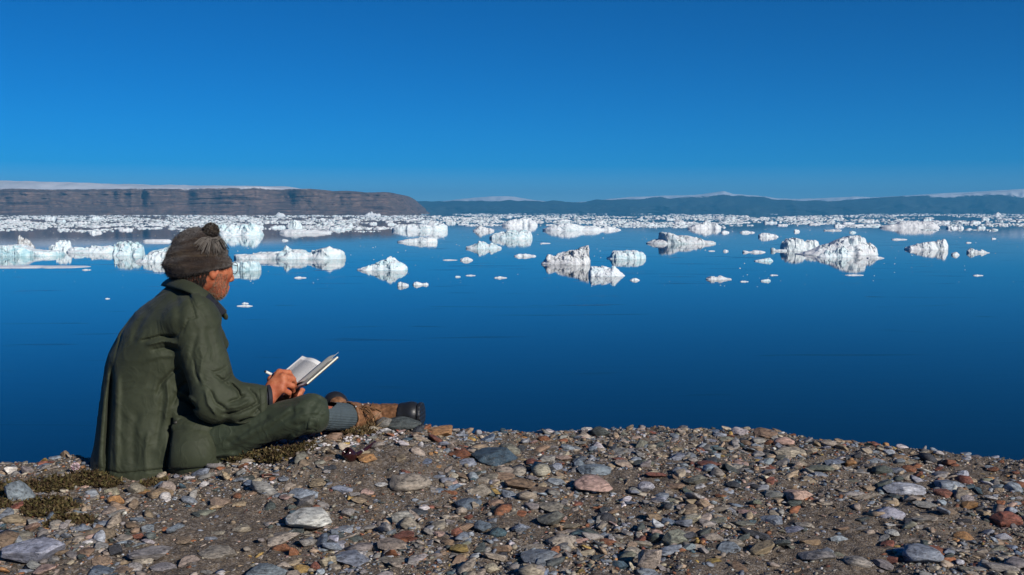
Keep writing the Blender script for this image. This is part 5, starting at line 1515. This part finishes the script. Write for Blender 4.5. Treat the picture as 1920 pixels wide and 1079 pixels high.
# ------------------------------------------------------------------ notebook, pen, tobacco pipe
def make_book():
    D0, C0 = A(550, 733, 3.365), A(607, 684, 3.455)          # spine: bottom (towards the reader) and top
    sp = C0 - D0
    far = A(567, 668, 3.535) - C0; near = A(633, 669, 3.375) - C0
    up = nrm(np.cross(near, sp)); up = up if up[2] > 0 else -up
    root = empty('notebook', tuple(D0))
    tag(root, 'open notebook with handwritten left page held on the lap', 'notebook')
    def leaf(width, lift, thick, n=14, m=10, grow=1.0, bend=.016):
        nn = nrm(np.cross(width, sp)); nn = nn if nn[2] > 0 else -nn
        G = []
        for i in range(n):
            u = i / (n - 1)
            for k in range(m):
                v = k / (m - 1)
                G.append(width * u * grow + sp * v + nn * (lift + bend * math.sin(math.pi * min(u * 1.25, 1)) * (1 - .35 * u)))
        G = np.array(G); Bk = G - nn * thick
        V = np.concatenate([G, Bk]); o = n * m; F = [tuple(q) for q in grid_faces(n, m)] + [tuple(q[::-1] + o) for q in grid_faces(n, m)]
        for i in range(n - 1):
            for k in (0, m - 1):
                q = (i * m + k, (i + 1) * m + k, (i + 1) * m + k + o, i * m + k + o); F.append(q)
        for i in (0, n - 1):
            for k in range(m - 1): F.append((i * m + k, i * m + k + 1, i * m + k + 1 + o, i * m + k + o))
        return V, F, G, nn
    # paper covered with lines of tiny handwriting (flat print)
    t = NT('written_page')
    uv = t.add('ShaderNodeVertexColor', layer_name='tint').outputs[0]
    sep = t.add('ShaderNodeSeparateColor'); t.link(uv, sep.inputs[0]); u_, v_ = sep.outputs[0], sep.outputs[1]
    cmb = t.add('ShaderNodeCombineXYZ'); t.link(t.math('MULTIPLY', u_, 60.0), cmb.inputs[0]); t.link(t.math('FLOOR', t.math('MULTIPLY', v_, 30.0)), cmb.inputs[1])
    wr = t.noise(1.0, 3, 0.8, cmb.outputs[0])
    word = t.ramp(wr, [(0.30, 0.0), (0.38, 1.0)])
    cmb2 = t.add('ShaderNodeCombineXYZ'); t.link(t.math('MULTIPLY', u_, 170.0), cmb2.inputs[0]); t.link(t.math('MULTIPLY', v_, 110.0), cmb2.inputs[1])
    scrib = t.ramp(t.noise(1.0, 3, 0.7, cmb2.outputs[0]), [(0.42, 0.0), (0.48, 1.0)])
    fr = t.math('FRACT', t.math('ADD', t.math('MULTIPLY', v_, 36.0), t.math('MULTIPLY', wr, 0.5)))
    line = t.ramp(fr, [(0.12, 0.0), (0.25, 1.0), (0.7, 1.0), (0.86, 0.0)])
    mar = t.math('MULTIPLY', t.ramp(u_, [(0.06, 0.0), (0.08, 1.0), (0.90, 1.0), (0.93, 0.0)]), t.ramp(v_, [(0.10, 0.0), (0.12, 1.0), (0.95, 1.0), (0.97, 0.0)]))
    ink = t.math('MULTIPLY', t.math('MULTIPLY', word, line), t.math('MULTIPLY', scrib, mar))
    t.set(t.mix((0.80, 0.80, 0.78), (0.03, 0.035, 0.06), ink), 0.8, 0.2)
    M_COVER = plain('notebook_cover', (0.035, 0.033, 0.03), 0.6, 0.3)
    M_PAGES = NT('page_block'); g = M_PAGES.coord('Object')
    M_PAGES.set(M_PAGES.ramp(M_PAGES.noise(900, 2, .5, g), [(0.35, (0.62, 0.60, 0.46)), (0.6, (0.85, 0.83, 0.70))]), 0.8, 0.2)
    def add(name, V, F, mat, parent=root, col=None):
        o = mesh_obj(name, V, F, mat, smooth=False, col=col); o.parent = parent; return o
    for side, w, th, bend in (('far', far, .006, .012), ('near', near, .004, .006)):
        V, F, G, nn = leaf(w, .0, th, bend=bend)
        pb = add('page_block', V, F, M_PAGES.m)
        V, F, G, nn = leaf(w, .0012, .0006, bend=bend, grow=.997)
        n, m = 14, 10
        col = np.zeros((len(V), 3)); uu = np.repeat(np.linspace(0, 1, n), m); vv = np.tile(np.linspace(0, 1, m), n)
        col[:n * m, 0] = 1 - uu if side == 'far' else uu; col[:n * m, 1] = 1 - vv
        add('page', V, F, t.m, pb, col)
        V, F, G, nn = leaf(w, -th - .0008, .0018, bend=bend, grow=1.03)
        add('cover', V, F, M_COVER)
    # a loose leaf standing up from the right-hand pages
    V, F, G, nn = leaf(near + np.array([.006, .012, .012]), .004, .0005, bend=.010, grow=.97)
    add('page', V, F, M_PAGES.m)
    return D0, sp, far
make_book()

def make_pen():
    tip = A(553, 723, 3.392); tail = A(496.5, 696.5, 3.318)
    root = empty('pen', tuple(tip)); tag(root, 'white pen in the writing hand, its end poking out behind', 'pen')
    d = tail - tip
    mw = plain('white_pen_plastic', (0.75, 0.73, 0.66), 0.35, 0.5); mb = plain('black_pen_plastic', (0.02, 0.02, 0.022), 0.3, 0.5)
    def add(nm, a, b, ra, rb, m):
        n = 6; V, F = tube([d * (a + (b - a) * i / (n - 1)) for i in range(n)], np.linspace(ra, rb, n), 10)
        o = mesh_obj(nm, V, F, m); o.parent = root
    add('nib', 0, .10, .0008, .0035, mb); add('barrel', .10, .97, .0046, .0046, mw); add('end_plug', .965, 1.0, .0040, .0038, mb)
make_pen()

def make_pipe():
    bx, by = ground_hit(656, 866); bz = float(ground_z(bx, by, False))
    root = empty('tobacco_pipe', (bx, by, bz)); tag(root, 'dark tobacco pipe lying on the gravel near the boots', 'pipe')
    mbowl = plain('briar_wood', (0.030, 0.008, 0.008), 0.18, 0.55, 80, 0.05, .3); mst = plain('vulcanite_stem', (0.035, 0.010, 0.014), 0.25, 0.5)
    axis = nrm([-.55, -.45, .70]); c = np.array([0, 0, .021])
    a = nrm(np.cross(axis, [0, 1, .2])); b = np.cross(axis, a)
    prof = [(0.0, -.024), (.010, -.0225), (.0175, -.014), (.0205, -.002), (.0195, .012), (.0170, .021), (.0135, .0215), (.0105, .018), (.0105, -.004), (0.0, -.008)]
    seg = 22; V, F = [], []
    for r, h in prof:
        for k in range(seg):
            t_ = 2 * math.pi * k / seg; V.append(c + axis * h + max(r, 1e-4) * (math.cos(t_) * a + math.sin(t_) * b))
    for i in range(len(prof) - 1):
        for k in range(seg):
            F.append((i * seg + k, i * seg + (k + 1) % seg, (i + 1) * seg + (k + 1) % seg, (i + 1) * seg + k))
    o = mesh_obj('bowl', V, F, mbowl); o.parent = root
    tip = A(704, 829, by + .13) - np.array([bx, by, bz])
    s0 = c - axis * .010
    pts = smooth_path([s0, s0 * .55 + tip * .45 + [0, 0, -.004], tip], 16)
    V, F = tube(pts[:8], np.linspace(.0095, .0072, 8), 12); o = mesh_obj('shank', V, F, mbowl); o.parent = root
    V, F = tube(pts[7:], np.linspace(.0070, .0042, 9), 12); o = mesh_obj('stem', V, F, mst); o.parent = root
    V, F = tube([pts[7] - (pts[8] - pts[7]) * .15, pts[7] + (pts[8] - pts[7]) * .25], .0079, 12); o = mesh_obj('ring', V, F, M_METAL); o.parent = root
make_pipe()

# ------------------------------------------------------------------ tundra plants
def leaf_mat(name, cols, rough=.85):
    t = NT(name); g = t.coord('Object')
    at_ = t.add('ShaderNodeVertexColor', layer_name='tint')
    t.set(t.mix(at_.outputs[0], 0.55, t.ramp(t.noise(120, 3, .6, g), [(0.35, .8), (0.6, 0.0)]), 'MULTIPLY'), rough, .2)
    return t.m
M_LEAF = leaf_mat('dry_tundra_leaf', None)
rngV = np.random.default_rng(99)
def clump(px, py, wpx, hpx, n, pal, label, name='tundra_plant', leaf=.013, spread=1.0, straw=False):
    x0, y0 = ground_hit(px, py); z0 = float(ground_z(x0, y0, False)); s = y0 / FPX
    R, Hh = wpx * s / 2, hpx * s
    root = empty(name, (x0, y0, z0)); tag(root, label, 'plant', 'dry plants in the gravel')
    r = R * np.sqrt(rngV.uniform(0, 1, n)); th = rngV.uniform(0, 6.28, n)
    bx, by = r * np.cos(th), r * np.sin(th) * .8 * spread
    bz = ground_z(x0 + bx, y0 + by, False) - z0 - .004
    base = np.stack([bx, by, bz], -1)
    hgt = Hh * rngV.uniform(.45, 1.1, n) * (1 - .55 * (r / R) ** 2)
    lean = np.stack([rngV.normal(0, .35, n) + bx / R * .4, rngV.normal(0, .35, n) + by / R * .3, np.ones(n)], -1)
    if straw: lean[:, :2] *= 2.2
    tip = base + lean * hgt[:, None]
    # stems
    side = np.cross(lean, rngV.normal(0, 1, (n, 3))); side /= np.linalg.norm(side, axis=1)[:, None]
    w = .0011
    mid = (base + tip) / 2 + rngV.normal(0, .1, (n, 3)) * hgt[:, None]
    V = np.stack([base - side * w, base + side * w, mid - side * w * .8, mid + side * w * .8, tip], 1).reshape(-1, 3)
    b = np.arange(n)[:, None] * 5; F = np.concatenate([b + [[0, 1, 3]], b + [[0, 3, 2]], b + [[2, 3, 4]]])
    pal = np.array(pal); c = pal[rngV.integers(0, len(pal), n)] * rngV.uniform(.5, 1.1, (n, 1))
    o = mesh_obj('stems', V, F, M_LEAF, root, False, col=np.repeat(c, 5, 0)); o['kind'] = 'stuff'
    if straw: return root
    # leaves: little pointed blades set around each stem
    k = 9; N_ = n * k
    tt = rngV.uniform(.25, 1.05, (n, k)); P0 = (base[:, None] * (1 - tt[..., None]) + tip[:, None] * tt[..., None]).reshape(-1, 3)
    D = rngV.normal(0, 1, (N_, 3)); D[:, 2] = np.abs(D[:, 2]) * .8 + .15; D /= np.linalg.norm(D, axis=1)[:, None]
    S_ = np.cross(D, rngV.normal(0, 1, (N_, 3))); S_ /= np.linalg.norm(S_, axis=1)[:, None]
    Lh = leaf * rngV.uniform(.5, 1.3, (N_, 1)); Wd = Lh * .20
    V = np.stack([P0, P0 + D * Lh * .5 - S_ * Wd, P0 + D * Lh, P0 + D * Lh * .5 + S_ * Wd], 1).reshape(-1, 3)
    F = np.arange(N_)[:, None] * 4 + np.array([[0, 1, 2, 3]])
    c = pal[rngV.integers(0, len(pal), N_)] * rngV.uniform(.55, 1.35, (N_, 1))
    o = mesh_obj('leaves', V, F, M_LEAF, root, False, col=np.repeat(c, 4, 0)); o['kind'] = 'stuff'
    return root
OLV = [(.085, .062, .024), (.12, .085, .035), (.07, .045, .022), (.15, .12, .055), (.055, .032, .018), (.10, .088, .030)]
STR = [(.30, .21, .10), (.22, .14, .065), (.38, .29, .16), (.13, .08, .04)]
clump(28, 925, 90, 24, 190, OLV, 'brown heathery plant at the left edge of the gravel')
clump(95, 918, 90, 30, 240, OLV, 'largest brown-olive plant left of the jacket hem')
clump(165, 903, 70, 24, 150, OLV, 'dark low plant touching the back hem of the jacket')
clump(88, 955, 110, 22, 260, OLV, 'olive mat plant below the largest brown-olive one')
clump(130, 982, 80, 18, 170, OLV, 'small olive plant nearest the bottom left slab')
clump(12, 950, 60, 18, 110, OLV, 'thin brown plant beside the round tan stone')
clump(205, 908, 50, 14, 90, OLV, 'sparse plant under the jacket hem corner')
clump(287, 908, 50, 10, 80, OLV, 'tiny olive plant in front of the jacket hem')
clump(458, 860, 60, 18, 130, OLV, 'olive plant tucked between pocket and trouser leg')
clump(520, 855, 80, 18, 180, OLV, 'brown plant under the middle of the outstretched leg')
clump(568, 842, 60, 14, 130, OLV, 'reddish brown plant under the trouser cuff', leaf=.008)
clump(690, 803, 52, 30, 230, STR, 'straw-coloured grass tuft in front of the boot laces', name='grass_tuft', straw=True)
clump(672, 812, 60, 12, 130, OLV + STR, 'low straw-flecked plant below the boot shaft')
# a small pale flower head on the skyline by the jacket
def flower():
    x0, y0 = ground_hit(142, 892); z0 = float(ground_z(x0, y0, False))
    root = empty('small_flower', (x0, y0, z0)); tag(root, 'small pale pink flower head on the skyline beside the jacket', 'flower')
    n = 150; u = rngV.normal(0, 1, (n, 3)); u /= np.linalg.norm(u, axis=1)[:, None]
    P0 = np.array([0, 0, .030]) + u * .011; S_ = np.cross(u, rngV.normal(0, 1, (n, 3))); S_ /= np.linalg.norm(S_, axis=1)[:, None]
    V = np.stack([P0 - S_ * .003, P0 + u * .004, P0 + S_ * .003, P0 - u * .003], 1).reshape(-1, 3)
    c = np.array([(.62, .45, .50), (.75, .66, .68), (.45, .28, .33)])[rngV.integers(0, 3, n)]
    o = mesh_obj('petals', V, np.arange(n)[:, None] * 4 + np.array([[0, 1, 2, 3]]), M_LEAF, root, False, col=np.repeat(c, 4, 0)); o['kind'] = 'stuff'
    V, F = tube([(0, 0, -.005), (.002, 0, .012), (0, 0, .024)], .0015, 6)
    mesh_obj('stem', V, F, plain('flower_stem', (.12, .08, .04), .8, .2), root)
flower()
# pale lichen crumbs along the mound by the legs
def lichen():
    n = 1500; V0, F0 = ico(1)
    px = rngV.uniform(455, 745, n); t_ = rngV.uniform(0, 1, n)
    base = np.interp(px, [455, 540, 600, 660, 745], [858, 838, 820, 812, 806]); py = base + 26 * t_ ** 1.6 - 3
    keep = fbm(np.stack([px / 22, py / 9], -1), 2, 4) > -.05
    px, py = px[keep], py[keep]; n = len(px)
    px, py = px[:520], py[:520]; d = ray(px, py); yy = np.full(len(px), 3.2)
    for _ in range(25):
        xx = d[:, 0] * yy / d[:, 1]; yy = .5 * yy + .5 * np.clip(d[:, 1] * (ground_z(xx, yy, False) - CAM_H) / d[:, 2], 2, 6)
    P = np.stack([d[:, 0] * yy / d[:, 1], yy], -1); n = len(P)
    s = rngV.uniform(.0025, .008, n)
    r = rngV.uniform(.5, 1.2, (n, len(V0), 1)); L_ = V0[None] * r * s[:, None, None] * np.array([1, 1, .6])
    z = ground_z(P[:, 0], P[:, 1]) + s * .3
    V = (L_ + np.stack([P[:, 0], P[:, 1], z], -1)[:, None]).reshape(-1, 3)
    F = (F0[None] + (np.arange(n) * len(V0))[:, None, None]).reshape(-1, 3)
    c = np.array([(.62, .58, .60), (.50, .45, .47), (.70, .68, .66), (.40, .34, .33)])[rngV.integers(0, 4, n)]
    o = mesh_obj('lichen', V, F, M_LEAF, GROUND, False, col=np.repeat(c, len(V0), 0)); o['kind'] = 'stuff'
lichen()
